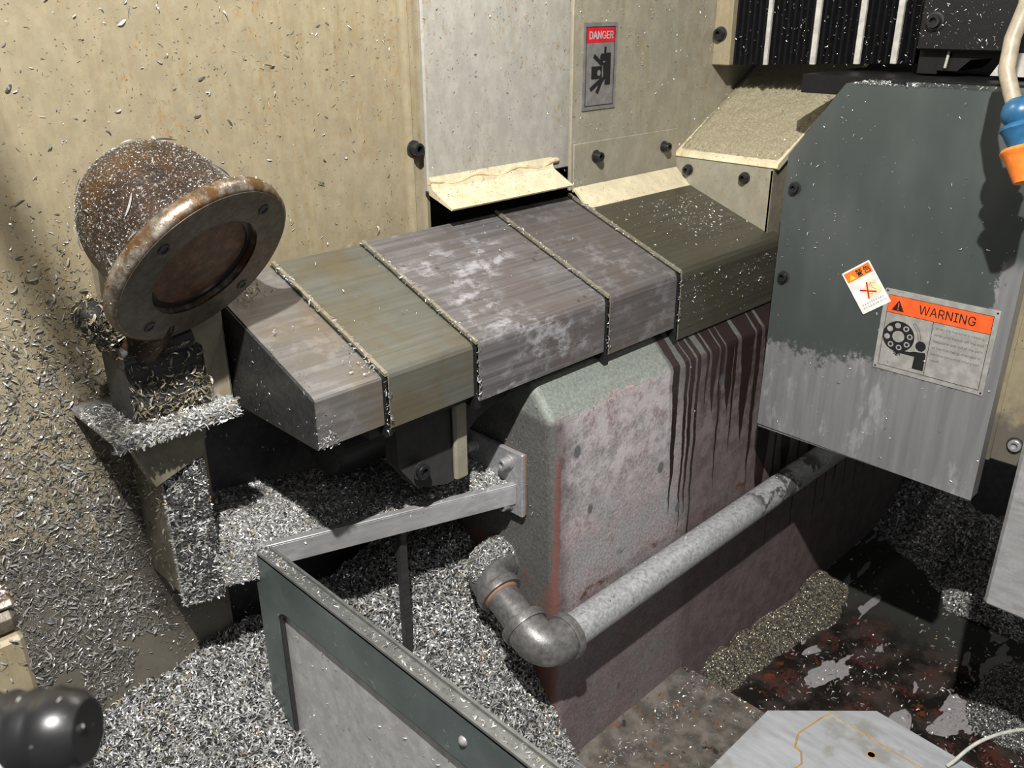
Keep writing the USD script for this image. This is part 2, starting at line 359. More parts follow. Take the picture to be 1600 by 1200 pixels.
g = G(); c = g.mix(g.range(g.noise((50, 9, 50), 6, .65), .3, .72), (.42, .435, .46), (.58, .595, .62))
c = g.mix(g.range(g.noise((14, 14, 14), 4, loc=(2, 2, 2)), .52, .66), c, (.38, .375, .35))
g.finish('aluminium_plate', c, .38, .3, g.bump(g.noise((200, 40, 200), 3), .08, .0005))
plain('oil_line', (.50, .30, .085), .4)
# chips
g = G(); r_ = g.node('object_info', 'random')
c = g.mix(r_, (.22, .217, .21), (.95, .95, .93))
c = g.mix(g.range(r_, .965, .98), c, (.50, .38, .20))
g.finish('chip_metal', c, .27, .5)
g = G(); r_ = g.node('object_info', 'random')
g.finish('chip_grey', g.mix(r_, (.10, .097, .09), (.80, .79, .76)), .24, .55)
g = G(); r_ = g.node('object_info', 'random')
g.finish('chip_oily', g.mix(r_, (.16, .14, .10), (.70, .63, .46)), .25, .5)
g = G(); n1 = g.noise(240, 4, .75); c = g.mix(g.range(n1, .36, .68), (.008, .008, .008), (.15, .15, .147))
g.finish('chip_bed', c, .45, .5, g.bump(g.noise(260, 3, .7), 1.0, .005))
g = G(); n1 = g.noise(230, 4, .7); c = g.mix(g.range(n1, .36, .66), (.26, .225, .14), (.41, .365, .25))
g.finish('chip_mud', c, .7, .05, g.bump(g.math('add', g.noise(220, 4, .75), g.noise(50, 3)), .8, .004))

# ------------------------------------------------------------------ chips, scattered in three dimensions
rng = np.random.default_rng(11)
def chip_shape(kind, seed):
    r = np.random.default_rng(seed)
    n = 7
    if kind == 'curl':
        th = np.linspace(0, 2.6 + r.random() * 1.6, n); R = .22 + .08 * r.random()
        P = np.stack([R * np.cos(th), np.linspace(-.45, .45, n), R * np.sin(th)], 1)[:, [1, 0, 2]]; w = .13
    elif kind == 'needle':
        x = np.linspace(-.5, .5, n); P = np.stack([x, .12 * np.sin(2.5 * x + r.random() * 6), .06 * np.cos(3 * x)], 1); w = .034
    else:
        x = np.linspace(-.45, .45, n); P = np.stack([x, .05 * np.sin(4 * x), .16 * np.cos(2.6 * x)], 1); w = .115
    t = np.linspace(-1, 1, n); wd = w * np.sqrt(np.maximum(1 - .8 * t ** 2, .05))
    tw = np.linspace(0, r.random() * 1.6, n)
    side = np.stack([np.zeros(n), np.cos(tw), np.sin(tw)], 1)
    V = np.vstack([P - side * wd[:, None], P + side * wd[:, None] + [0, 0, .03]])
    F = []
    for i in range(n - 1): F += [(i, i + 1, n + i + 1), (i, n + i + 1, n + i)]
    V -= V.mean(0); return V, np.array(F)
KINDS = [('curl', 1), ('curl', 2), ('flake', 3), ('flake', 4), ('needle', 5), ('flake', 6)]
PK = {'pile': [.26, .22, .22, .18, .04, .08], 'stuck': [.14, .12, .2, .2, .22, .12], 'fine': [.05, .05, .3, .3, .1, .2], 'hair': [.1, .06, .14, .12, .46, .12], 'fiber': [.12, .06, .08, .06, .62, .06], 'strand': [0, 0, 0, 0, 1, 0]}
def scatter(parent, pts, nrm, size, mix='pile', mat='chip_metal', tilt=.5, lift=.25, seed=1, name='chips'):
    """a PointInstancer of chips lying on points with normals; size (lo, hi)"""
    r = np.random.default_rng(seed); pts, nrm = np.asarray(pts, float), np.asarray(nrm, float); N = len(pts)
    root = '/'.join(parent.split('/')[:3])
    path = numbered(parent + '/' + name)
    pi = UsdGeom.PointInstancer.Define(stage, path)
    rel = pi.CreatePrototypesRel()
    for i, (k, s) in enumerate(KINDS):
        p = f'{path}/chip_shape_{i + 1:03d}'
        usdkit.mesh(stage, p, chip_shape(k, s), MAT[mat], smooth=60); rel.AddTarget(p)
    sc = size[0] + (size[1] - size[0]) * r.random(N) ** 2.2
    t = np.cross(nrm, r.normal(size=(N, 3))); t /= np.linalg.norm(t, axis=1)[:, None] + 1e-9
    n2 = nrm + tilt * r.normal(size=(N, 3)) * .6; t = t + nrm * (tilt * r.normal(size=(N, 1)) * .5)
    t /= np.linalg.norm(t, axis=1)[:, None]
    n2 -= t * (n2 * t).sum(1)[:, None]; n2 /= np.linalg.norm(n2, axis=1)[:, None] + 1e-9
    b = np.cross(n2, t)
    from scipy.spatial.transform import Rotation
    q = Rotation.from_matrix(np.stack([t, b, n2], 2)).as_quat()
    P = pts + nrm * (sc * lift * .4)[:, None] - BASE[root]
    pi.CreateProtoIndicesAttr(Vt.IntArray.FromNumpy(r.choice(len(KINDS), N, p=PK[mix]).astype(np.int32)))
    pi.CreatePositionsAttr(Vt.Vec3fArray.FromNumpy(P.astype(np.float32)))
    pi.CreateScalesAttr(Vt.Vec3fArray.FromNumpy(np.repeat(sc[:, None], 3, 1).astype(np.float32)))
    pi.CreateOrientationsAttr(Vt.QuathArray([Gf.Quath(float(a[3]), float(a[0]), float(a[1]), float(a[2])) for a in q]))
    setd(pi.GetPrim(), kind='stuff')
    return path
def on_rect(n, o, u, v, dens=None, seed=0):
    """n random points on the parallelogram o + a u + b v, kept with probability dens(point)"""
    r = np.random.default_rng(seed); o, u, v = map(lambda q: np.array(q, float), (o, u, v))
    a, b = r.random(n), r.random(n); P = o + a[:, None] * u + b[:, None] * v
    nn = np.cross(u, v); nn /= np.linalg.norm(nn)
    if dens is not None: P = P[r.random(n) < dens(P)]
    return P, np.repeat(nn[None], len(P), 0)
def join(*pn): return np.vstack([p for p, _ in pn]), np.vstack([q for _, q in pn])
def on_mesh(mesh, n, seed=0, up=None):
    P, fi = trimesh.sample.sample_surface(mesh, n, seed=seed); N = mesh.face_normals[fi]
    if up is not None:
        k = N[:, 2] > up; P, N = P[k], N[k]
    return np.array(P), np.array(N)
def fb(P, s, seed=0): return meshkit.fbm(np.asarray(P) * s + 50, 4, seed)

# ------------------------------------------------------------------ setting: walls and floor
WY = 1.21
S = dict(kind='structure')
obj('floor', box((-.3, -.6, -1.49), (3.0, 1.5, -1.45)), 'wet_floor', **S)
wall = cat_([box((-.35, WY, -1.45), (.52, WY + .02, .75)), box((.52, WY, -.56), (.955, WY + .02, .75))])
obj('wall_back', wall, 'cream_paint', **S)
# upright folded seam at the right end of that wall
prof = [(.935, WY + .012), (.938, WY - .004), (.943, WY - .011), (.951, WY - .012), (.956, WY - .006), (.970, WY - .006), (.976, WY - .012), (.984, WY - .010), (.986, WY + .0), (.986, WY + .03), (.935, WY + .03)]
obj('trim_1', ext(Polygon(prof), 1.13, frame((0, 0, -.38), (1, 0, 0), (0, 1, 0))), 'cream_paint', smooth=50, **S)
obj('wall_lower', cat_([box((.52, WY + .045, -1.45), (1.3, WY + .06, -.4)), box((.52, WY, -.60), (1.0, WY + .05, -.56))]), 'grey_inside', **S)
obj('wall_recess', box((.97, WY + .06, -.62), (1.95, WY + .08, .2)), 'dark_inside', **S)
obj('wall_right', box((2.62, -.6, -1.45), (2.66, 1.5, .6)), 'grey_inside', **S)
obj('wall_far', box((1.9, 1.3, -1.45), (2.66, 1.34, .6)), 'dark_inside', **S)

sc_ = thing('socket_screw', 'black socket head screw in the folded seam left of the pale panel', 'screw', (.951, WY - .012, -.222))
hd, ws = socket_screw((.951, WY - .012, -.222), (0, -1, 0), .011, .018)
obj('head', hd, 'black_screw', sc_, smooth=40); obj('washer', ws, 'dark_steel', sc_)

# pale panel with a turned-out lip
pp = thing('enclosure_panel', 'pale cream sheet panel hanging over the way cover with a turned-out bottom lip', 'panel', (1.15, 1.18, -.3))
obj('sheet', box((.965, 1.18, -.296), (1.40, 1.192, .75), .003), 'pale_paint', pp)
lipz = [(1.181, -.300), (1.123, -.319), (1.121, -.316), (1.172, -.290), (1.178, -.270), (1.181, -.270)]
obj('lip', profile_x(lipz, .967, 1.272), 'lip_paint', pp, smooth=None)
xs = np.linspace(.966, 1.29, 60)
obj('cracked_sealant', tube(np.stack([xs, np.full(60, 1.179), -.281 + .004 * np.sin(xs * 60)], 1), .0042 + .003 * fb(np.stack([xs * 90, xs * 0, xs * 0], 1), 1), 8), 'caulk', pp)

# corner panel with bracket and danger plate
cp = thing('enclosure_panel', 'cream sheet panel beside the bellows carrying the red-headed danger plate', 'panel', (1.5, 1.15, -.3))
obj('sheet', box((1.295, 1.15, -.335), (2.0, 1.158, .75), .002), 'guard_paint', cp)
br = thing('splash_bracket', 'cream bracket with a bent-out splash lip held by two black screws on the corner panel', 'bracket', (1.46, 1.149, -.33))
obj('upright', box((1.300, 1.1455, -.338), (1.637, 1.1495, -.246), .0012), 'guard_paint', br)
obj('lip', profile_x([(1.147, -.332), (1.096, -.376), (1.094, -.373), (1.1435, -.328)], 1.300, 1.637), 'lip_paint', br, smooth=None)
screws(br, [(1.364, 1.1455, -.275), (1.588, 1.1455, -.280)], (0, -1, 0), .0095, .016)

# ------------------------------------------------------------------ signs
def stroke(pts, w): return LineString(pts).buffer(w / 2, cap_style=2, join_style=2)
def text_poly_mesh(text, h, depth, T, bold=False, width=None):
    t = meshkit.text_mesh(text, h, depth, bold)
    if width: t.apply_scale([width / (t.bounds[1][0] - t.bounds[0][0]), 1, 1])
    t.apply_transform(T); return t
dp = thing('danger_plate', 'narrow grey metal danger plate with red header and a crushing pictogram on the corner panel', 'sign', (1.37, 1.1495, -.19))
T = XZ(1.1495, 1.3225, -.187)
th = lambda d: T @ trimesh.transformations.translation_matrix((0, 0, d))
W_, H_ = .098, .156
obj('plate', ext(sbox(0, 0, W_, H_), .0016, T), 'danger_metal', dp)
obj('border', ext(sbox(.007, .007, W_ - .007, H_ - .007).difference(sbox(.0085, .0085, W_ - .0085, H_ - .0085)), .0003, th(.0016)), 'print_black', dp)
obj('red_header', ext(sbox(.0085, .121, W_ - .0085, .147), .0003, th(.0017)), 'sign_red', dp)
obj('lettering', text_poly_mesh('DANGER', .013, .0003, th(.002) @ trimesh.transformations.translation_matrix((.014, .1275, 0)), True, .07), 'print_grey', dp)
pic = unary_union([sbox(.064, .044, .080, .102), sbox(.060, .088, .066, .113), sbox(.024, .056, .055, .079), Point(.056, .094).buffer(.0075), stroke([(.060, .085), (.063, .060), (.056, .052)], .007), stroke([(.056, .081), (.030, .098)], .008), stroke([(.054, .054), (.022, .037)], .008), stroke([(.055, .053), (.041, .030)], .008)]).difference(Point(.046, .067).buffer(.0055))
obj('pictogram', ext(pic, .0003, th(.0017)), 'print_black', dp)

# ------------------------------------------------------------------ bellows and black plate at the top right
bl = thing('bellows', 'black pleated bellows with pale edge strips above the guard', 'bellows', (1.761, .92, -.115))
ys = np.arange(1.106, .690, -.0132); XB = 1.761
zt = .75
for i, yy in enumerate(ys):
    zz = -.1215 + (1.106 - yy) * .045
    obj('pleat', prism_z([(XB + .03, yy + .0002), (XB, yy - .0042), (XB + .004, yy - .0066), (XB, yy - .009), (XB + .03, yy - .0130)], zz, zt), 'black_plate', bl, smooth=None)
for yy, w in ((1.022, .009), (.916, .0115), (.824, .0115), (.752, .0115)):
    obj('edge_strip', box((XB - .006, yy - w / 2, -.1215 + (1.106 - yy) * .045 - .001), (XB + .002, yy + w / 2, zt), .001), 'white_strip', bl)
obj('backing', box((XB + .03, .66, -.11), (XB + .04, 1.15, zt)), 'dark_inside', bl)
es = thing('bellows_end_strip', 'cream painted upright strip with a black screw at the left end of the bellows', 'strip', (1.757, 1.128, -.123))
obj('strip', box((1.752, 1.107, -.123), (1.775, 1.150, .75), .002), 'cream_paint', es)
screws(es, [(1.752, 1.132, -.060)], (-1, 0, 0), .012, .014)
bp = thing('black_cover_plate', 'flat black cover plate with a bolt at the right of the bellows', 'plate', (1.70, .45, -.07))
obj('plate', box((1.70, .2, -.078), (1.72, .690, .75), .003), 'black_plate', bp)
screws(bp, [(1.70, .664, -.030)], (-1, 0, 0), .012, .012)
cb = thing('carriage_block', 'dark notched carriage block under the black plate', 'machine part', (1.74, .45, -.11))
obj('block', ext(Polygon([(-.69, -.08), (-.69, -.118), (-.655, -.118), (-.655, -.112), (-.62, -.112), (-.60, -.092), (-.56, -.088), (-.15, -.088), (-.15, -.07), (-.69, -.07)]), .12, YZ(1.84)), 'black_plate', cb, smooth=None)
obj('grey_pin', cyl((1.715, .640, -.107), (1.715, .637, -.079), .0025, 10), 'white_strip', cb)
ww = obj('angled_flap', ext(Polygon([(-.5575, -.1155), (-.540, -.0835), (-.530, -.078), (-.40, -.078), (-.40, -.1155)]), .02, YZ(1.72)), 'white_strip', None, smooth=None, label='pale angled metal flap showing under the black plate at the top right', cat='flap')
obj('guard_beam', box((1.62, .1, -.155), (1.9, .86, -.122)), 'black_plate', None, label='black beam in the dark gap between the bellows and the grey guard', cat='beam')

# ------------------------------------------------------------------ hood
hx = 1.638
hood = thing('hood', 'cream sloping hood caked with fine chips beside the grey guard', 'hood', (1.75, 1.03, -.45))
sl = lambda y: -.456 + (y - .896) * .384          # top of the way cover
side = Polygon([(-1.149, -.306), (-.910, -.306), (-.910, sl(.91) + .002), (-1.098, sl(1.098) + .002), (-1.149, -.335)])
obj('end_plate', ext(side, .006, YZ(hx + .006)), 'guard_paint', hood, smooth=None)
obj('roof', profile_y([(hx - .003, -.304), (hx + .004, -.308), (2.0, -.112), (1.994, -.104), (hx + .0, -.296)], .900, 1.149), 'lip_paint', hood, smooth=None)
obj('front_plate', profile_y([(hx, sl(.91)), (hx, -.31), (1.98, -.124), (1.98, sl(.91))], .908, .914), 'olive_plate', hood, smooth=None)
screws(hood, [(hx, 1.112, -.331), (hx, .972, -.331)], (-1, 0, 0), .0095, .012)
nx = np.array([-.14, 0, .245]); nx /= np.linalg.norm(nx)
def mud(u, v):
    p = np.array([hx + .004 + u * .34, .902 + v * .246, -.2985 + u * .1935]); e = min(u, 1 - u, v, 1 - v)
    return p + nx * (.001 + min(1, e * 14) * (.010 * meshkit.fbm(p[None] * 60 + 9, 4)[0] + .004))
obj('caked_chips', grid(mud, np.linspace(0, 1, 60), np.linspace(0, 1, 46)), 'chip_mud', hood, smooth=True, kind='stuff')

# ------------------------------------------------------------------ telescopic way cover
wc = thing('telescopic_way_cover', 'long sloping telescopic way cover of overlapping steel plates', 'way cover', (1.1, 1.02, -.55))
YF, YB = .896, 1.158
def cover_prof(o, zb, t=None):
    r = .006 + o
    return [(YF - o, zb), (YF - o, -.456 - .004), (YF - o + .002, -.456 + o * .6 - .001), (YF - o + .007, -.456 + o + .002), (YB, sl(YB) + o), (YB, -.50)]
plates = [(.534, .640, 0.0, -.527, 'cover_rusty', 'rust-tinged end plate of the cover'), (.6375, .806, .003, -.5345, 'cover_olive', 'olive-tinged plate of the cover'), (.800, 1.100, .006, -.545, 'cover_scuffed', 'widest plate with white scuffs and rust spots'), (1.0965, 1.296, .009, -.552, 'cover_dark', 'dark plate with a pale scuffed left border'), (1.295, 1.664, .012, -.578, 'cover_brown', 'oily brown plate strewn with bright chips')]
for i, (x0, x1, o, zb, mt, lb) in enumerate(plates):
    gap = .0085 if i else 0
    obj('cover_plate', profile_x(cover_prof(o, zb), x0 + gap, x1), mt, wc, smooth=None, label=lb)
    if i:
        # rubber wiper behind the step and the folded edge that holds it
        obj('wiper', profile_x(cover_prof(o - .0015, zb - .012), x0 + .001, x0 + gap + .004), 'rubber', wc, smooth=None)
        ed = Polygon([(-(YF - o - .0005), -.456 + o - .003), (-(YF - o - .0005) , -.456 + o + .0015), (-YB, sl(YB) + o + .0035), (-YB, sl(YB) + o - .002)])
        obj('edge_lip', ext(ed, .006, YZ(x0 + .0095)), 'cover_edge', wc, smooth=None)
        obj('edge_lip', box((x0 + .0085, YF - o - .0012, zb + .001), (x0 + .0098, YF - o + .002, -.457 + o), .0004), 'cover_edge', wc)
obj('end_face', ext(Polygon([(-YF - .002, -.528), (-YF - .002, -.459), (-YB + .002, sl(YB) - .003), (-YB + .002, -.528)]), .004, YZ(.5355)), 'dark_steel', wc, smooth=None, label='dark closed end face')
obj('underside', profile_x([(YF + .012, -.548), (YF + .012, -.52), (YB, -.52), (YB, -.548)], .62, 1.66), 'dark_inside', wc)

# ------------------------------------------------------------------ cast base
def ball_hull(pts, r):
    s = trimesh.creation.icosphere(2, r); return trimesh.convex.convex_hull(np.vstack([s.vertices + p for p in pts]))
R_ = .016
pts = []
for x0, dx in ((.934, 0), (2.60, 0)):
    k = 1 if x0 < 1 else 0
    for (yy, zz, lean) in ((.846, -1.52, .026), (.856, -.606, 0), (.900, -.5605, 0), (1.13, -.5605, 0), (1.13, -1.52, .026)):
        pts.append((x0 + (R_ if k else -R_) + (lean if k else 0) + (.004 if (k and zz > -.58) else 0), yy + (R_ if yy < 1 else -R_), zz + (-R_ if zz > -1 else R_)))
cbm = ball_hull(pts, R_); cbm = cbm.subdivide_to_size(.035)
cbm.vertices[:, 1] -= np.where(cbm.vertices[:, 1] < .87, .003 * (fb(cbm.vertices, 14) - .5), 0)
base_ = thing('cast_iron_base', 'big cast iron machine base with worn pink primer and dark oil runs', 'machine base', (1.7, 1.0, -1.45))
obj('casting', cbm, 'cast_iron', base_, smooth=40)
obj('foot_ledge', profile_x([(.79, -1.45), (.80, -1.385), (.825, -1.365), (.86, -1.355), (.9, -1.45)], .975, 1.36), 'stained_plate', base_, smooth=None)
arm = Polygon([(.70, -.548), (.70, -.640), (.735, -.690), (.79, -.705), (.826, -.706), (.832, -.660), (.842, -.628), (.862, -.612), (.94, -.588), (.94, -.548)]).buffer(-.004).buffer(.004)
sa = thing('support_arm', 'grey support arm with a rounded cut-out under the way cover, left of the cast base', 'bracket', (.80, .95, -.7))
obj('web', ext(arm, .03, XZ(.985)), 'dark_inside', sa, smooth=None)
obj('post', box((.806, .945, -.7035), (.834, .956, -.552), .004), 'guard_paint', sa)
screws(sa, [(.735, .945, -.655)], (0, -1, 0), .012, .01)
obj('spindle_guard', lathe([(0, 0), (.05, 0), (.055, .01), (.055, .13), (.05, .14), (0, .14)], (.68, 1.13, -.66), (1, 0, 0), 32), 'dark_steel', None, label='dark round guard tube in the shadow under the way cover', cat='guard')

# floor pieces
fp = obj('floor_plate', box((.50, -.4, -1.45), (1.385, .835, -1.372), .004), 'stained_plate', None, label='rust-stained floor plate at the foot of the cast base', cat='floor plate')

# ------------------------------------------------------------------ pipe
pipe = thing('coolant_pipe', 'grey galvanised coolant pipe with two elbows along the foot of the cast base', 'pipe', (1.3, .807, -1.03))
PZ, PY = -.998, .807
obj('long_pipe', cyl((.935, PY, PZ), (2.3, PY, PZ), .0302, 36), 'galvanised_pipe', pipe, smooth=50)
e2 = np.array([.866, PY, PZ])                              # corner of the second elbow
sd = np.array([.02, .150, .058]); sd /= np.linalg.norm(sd)   # the short run, from that elbow up to the first one
e1 = e2 + sd * .190
def elbow(c, a, b, r, leg, rim, name_bead):
    """elbow with corner c whose legs leave along a and b"""
    a, b = np.array(a, float), np.array(b, float); q = .042
    pth = np.vstack([c + a * leg, c + a * q, *[c + a * q * (1 - t) ** 2 + b * q * t ** 2 for t in np.linspace(.12, .88, 9)], c + b * q, c + b * leg])
    rr = np.full(len(pth), r); body = tube(pth, rr, 32)
    ring = [lathe([(0, 0), (rim, 0), (rim + .0008, .003), (rim + .0008, .013), (rim, .016), (0, .016)], c + d * (leg - .014), d, 36) for d in (a, b)]
    return body, ring
for c, a, b, r in ((e2, (1, 0, 0), sd, .0375), (e1, -sd, (1, 0, 0), .0375)):
    body, ring = elbow(c, a, b, r, .062, .041, '')
    e = obj('elbow', body, 'iron_fitting', pipe, smooth=60)
    for q in ring: obj('collar', q, 'iron_fitting', e, smooth=40)
    for d in (np.array(a, float), np.array(b, float)):
        obj('thread_sealant', lathe([(.0, 0), (.034, 0), (.0325, .004), (.0305, .0055), (0, .0055)], c + d * .063, d, 28), 'sealant_rust', e)
obj('short_pipe', cyl(e2 + sd * .05, e1 - sd * .05, .0302, 36), 'iron_fitting', pipe, smooth=50)
obj('wall_stub', cyl(e1 + np.array([.05, 0, 0]), e1 + np.array([.14, 0, 0]), .0302, 30), 'iron_fitting', pipe, smooth=50)
nrm_ = np.array([-.55, -.62, .56]); nrm_ /= np.linalg.norm(nrm_)
obj('cast_mark', align(cat_([trimesh.creation.torus(.0042, .001, 20, 6), trimesh.creation.torus(.0035, .001, 20, 6).apply_translation((.0068, .0028, 0))]), e1 + nrm_ * .0375, nrm_), 'iron_fitting', pipe)

# ------------------------------------------------------------------ chip trough
tdir = np.array([.946, -.323, 0]); tn = np.array([.323, .946, 0])       # along the trough, and back from its front face
tp0 = np.array([.408, 1.107, 0])
L_ = .548
TT = frame(tp0, tdir, (0, 0, 1))       # w faces the viewer
tr = thing('chip_trough', 'grey steel chip trough between the corner post and the bolted flange', 'trough', (.66, 1.03, -.80))
def tbox(u0, u1, d0, d1, z0, z1, b=.002):
    m_ = box((u0, z0, -d1), (u1, z1, -d0), b); m_.apply_transform(TT); return m_
obj('front_wall', tbox(.03, L_, -.001, .003, -.790, -.752), 'trough_steel', tr)
obj('rim', tbox(.03, L_, -.001, .012, -.754, -.750, .001), 'trough_steel', tr)
obj('bed', tbox(.0, L_, .003, .118, -.790, -.784), 'dark_steel', tr)
fl = obj('flange', box((.925, .915, -.812), (.934, 1.065, -.690), .002), 'bare_steel', tr)
for (yy, zz) in ((.946, -.712), (.946, -.792), (1.035, -.712)):
    b_ = obj('bolt', lathe([(0, .014), (.005, .014), (.0055, .020), (.0095, .020), (.0105, .018), (.0105, .004), (0, .004)], (.925, yy, zz), (-1, 0, 0), 20), 'bare_steel', tr)
    obj('washer', lathe([(0, 0), (.0125, 0), (.0125, .004), (0, .004)], (.925, yy, zz), (-1, 0, 0), 20), 'bare_steel', b_)
obj('flange_gasket', box((.934, .916, -.809), (.9365, 1.062, -.693)), 'sealant_rust', tr)
obj('drop_leg', box((.742, 1.02, -1.2), (.757, 1.035, -.788), .002), 'dark_steel', tr)

# ------------------------------------------------------------------ corner post, shelf, rusty work lamp
post = thing('corner_post', 'cream boxed post on the back wall behind the rusty lamp', 'post', (.46, 1.16, -.8))
obj('upper_box', box((.403, 1.095, -.52), (.524, WY, -.300), .004), 'guard_paint', post)
obj('lower_box', box((.406, 1.112, -.800), (.463, WY, -.52), .003), 'olive_plate', post)
shelf = thing('lamp_shelf', 'narrow shelf with a raised block carrying the rusty lamp, its front edge matted with chips', 'shelf', (.43, 1.07, -.51))
obj('shelf_plate', box((.338, 1.048, -.512), (.505, 1.20, -.500), .003), 'bare_steel', shelf)
obj('block', box((.374, 1.066, -.500), (.478, 1.15, -.408), .006), 'dark_steel', shelf)
obj('shelf_underside', profile_y([(.36, -.512), (.48, -.512), (.462, -.575), (.39, -.60)], 1.085, 1.11), 'olive_plate', shelf, smooth=None)
lc = np.array([.457, .982, -.286]); la = np.array([.207, -.782, -.589]); la /= np.linalg.norm(la)
lampt = thing('work_lamp', 'bell-shaped rusty work lamp crusted with chips, facing down toward the way cover', 'lamp', tuple(lc + [-.02, .07, -.13]))
prof = [(.0935 * math.sin(a), -.078 - .102 * math.cos(a)) for a in np.linspace(0, math.pi / 2, 22)] + [(.0945, -.065), (.097, -.045), (.103, -.032), (.112, -.024), (.116, -.020), (.116, -.018), (0, -.018)]
housing = lathe(prof, lc, la, 72)
obj('housing', housing, 'rusty_housing', lampt, smooth=50)
rim = lathe([(.08, -.022), (.120, -.022), (.1235, -.018), (.1245, -.011), (.1225, -.002), (.118, .0005), (.080, .0), (.0745, -.002), (.0735, -.010), (.0735, -.022), (.08, -.022)], lc, la, 80)
rimp = obj('flange_ring', rim, 'rusty_rim', lampt, smooth=50)
obj('flange_face', lathe([(.0745, 0), (.1175, 0), (.1175, .0012), (.0745, .0012), (.0745, 0)], lc, la, 72), 'rusty_face', rimp)
obj('lens', lathe([(0, -.0085), (.03, -.0088), (.074, -.0105), (.074, -.016), (0, -.016)], lc, la, 60), 'lamp_glass', lampt, smooth=50)
obj('lens_seal', lathe([(.066, -.0104), (.0735, -.0104), (.0735, -.0078), (.067, -.0080), (.066, -.0104)], lc, la, 60), 'rubber', lampt)
ux = np.cross(la, (0, 0, 1)); ux /= np.linalg.norm(ux); uy = np.cross(ux, la)
for a in (35, 125, 215, 305):
    p = lc + .098 * (math.cos(math.radians(a)) * ux + math.sin(math.radians(a)) * uy) + la * .0012
    obj('screw', lathe([(0, .0004), (.0045, .0004), (.0048, .0016), (.0072, .0016), (.008, .0), (0, 0)], p, la, 18), 'dark_steel', lampt, smooth=40)
bk = lc - la * .10
obj('neck', tube([bk + [-.01, .02, -.06], bk + [-.02, .0, -.13], (.40, 1.10, -.41)], [.036, .032, .034], 20), 'rusty_housing', lampt)
kn = ball_hull([(.350, 1.08, -.345), (.372, 1.09, -.372)], .022).subdivide_to_size(.008)
kn.vertices += kn.vertex_normals * (.010 * (fb(kn.vertices, 60) - .5))[:, None]
obj('clamp_knob', kn, 'dark_steel', lampt)
obj('clamp_bar', cyl((.372, 1.08, -.405), (.466, 1.08, -.400), .016, 20), 'dark_steel', lampt)

# ------------------------------------------------------------------ grey guard with its signs
gd = thing('magazine_guard', 'large grey-green sheet guard worn to bare metal along its bottom', 'guard', (1.5, .6, -.797))
GX = 1.5
gp_ = Polygon([(-.806, -.790), (-.806, -.252), (-.718, -.127), (-.386, -.1235), (-.386, -.797)])
obj('sheet', ext(gp_, .003, YZ(GX + .003)), 'guard_green', gd, smooth=None)
obj('left_flange', box((GX + .003, .803, -.790), (GX + .06, .806, -.252)), 'guard_green', gd)
obj('right_flange', box((GX + .003, .386, -.797), (GX + .03, .389, -.1235)), 'guard_green', gd)
obj('top_flange', box((GX + .003, .386, -.130), (GX + .10, .718, -.1245)), 'guard_green', gd)
obj('bottom_flange', box((GX + .003, .386, -.797), (GX + .03, .806, -.794)), 'guard_green', gd)
screws(gd, [(GX, .785, -.308), (GX, .786, -.475)], (-1, 0, 0), .009, .010)
hd, ws = socket_screw((GX + .03, .640, -.1245), (0, 0, 1), .012, .008); s_ = obj('screw', hd, 'black_screw', gd); obj('washer', ws, 'dark_steel', s_)

ws_ = thing('warning_plate', 'silver metal plate with orange WARNING header and a tool magazine pictogram', 'sign', (GX, .497, -.60))
T = YZ(GX, .592, -.603); th = lambda d: T @ trimesh.transformations.translation_matrix((0, 0, d)); tm = trimesh.transformations.translation_matrix
W_, H_ = .188, .148
obj('plate', ext(sbox(0, 0, W_, H_).buffer(-.002).buffer(.002), .0016, T), 'sign_metal', ws_, smooth=None)
obj('border', ext(unary_union([sbox(.008, .008, W_ - .008, H_ - .010).difference(sbox(.0088, .0088, W_ - .0088, H_ - .0108)), sbox(.0885, .008, .0893, .107), sbox(.008, .1062, W_ - .008, .1070)]), .0002, th(.0016)), 'print_black', ws_)
obj('orange_header', ext(sbox(.0088, .107, W_ - .0088, H_ - .0108), .0002, th(.0017)), 'sign_orange', ws_)
obj('header_lettering', text_poly_mesh('WARNING', .0155, .0002, th(.0019) @ tm((.0615, .1145, 0)), False, .092), 'print_black', ws_)
tri = Polygon([(.016, .1115), (.0375, .1115), (.02675, .1305)]).difference(unary_union([sbox(.0259, .1175, .0277, .1255), Point(.0268, .1145).buffer(.0012)]))
obj('alert_triangle', ext(tri, .0002, th(.0019)), 'print_black', ws_)
disc = Point(.0355, .0665).buffer(.0275, 32).intersection(sbox(.0089, .0, .2, .2))
holes = [Point(.0355 + .0198 * math.cos(math.radians(a)), .0665 + .0198 * math.sin(math.radians(a))).buffer(.0052, 12) for a in np.arange(11, 371, 45)]
cores = [h.centroid.buffer(.0026, 10) for h in holes]
disc = disc.difference(unary_union(holes + [Point(.0355, .0665).buffer(.0105, 24)]))
hd_ = unary_union([Point(.0755, .0585).buffer(.0088, 16), sbox(.0735, .0495, .0800, .056)]).difference(sbox(.0665, .0480, .0720, .0512))
body = Polygon([(.0665, .0465), (.0845, .0485), (.0865, .0445), (.0865, .0155), (.0675, .0155), (.0685, .0375), (.0635, .0375), (.0455, .0375), (.0445, .0425), (.060, .0440)])
hand = unary_union([stroke([(.0465, .040), (.0365, .0385)], .005)] + [stroke([(.039, .0395), q], .0017) for q in ((.0315, .0375), (.0325, .0335), (.0355, .0310), (.0385, .0315), (.0435, .0335))])
arcs = LineString([(.0355 + .036 * math.cos(t), .0665 + .036 * math.sin(t)) for t in np.linspace(.05, .85, 14)]).buffer(.0022)
arcs = arcs.difference(arcs.buffer(-.0005))
obj('pictogram', ext(unary_union([disc, body, hand, hd_] + cores[:2] + cores[5:]), .0002, th(.0017)), 'print_black', ws_)
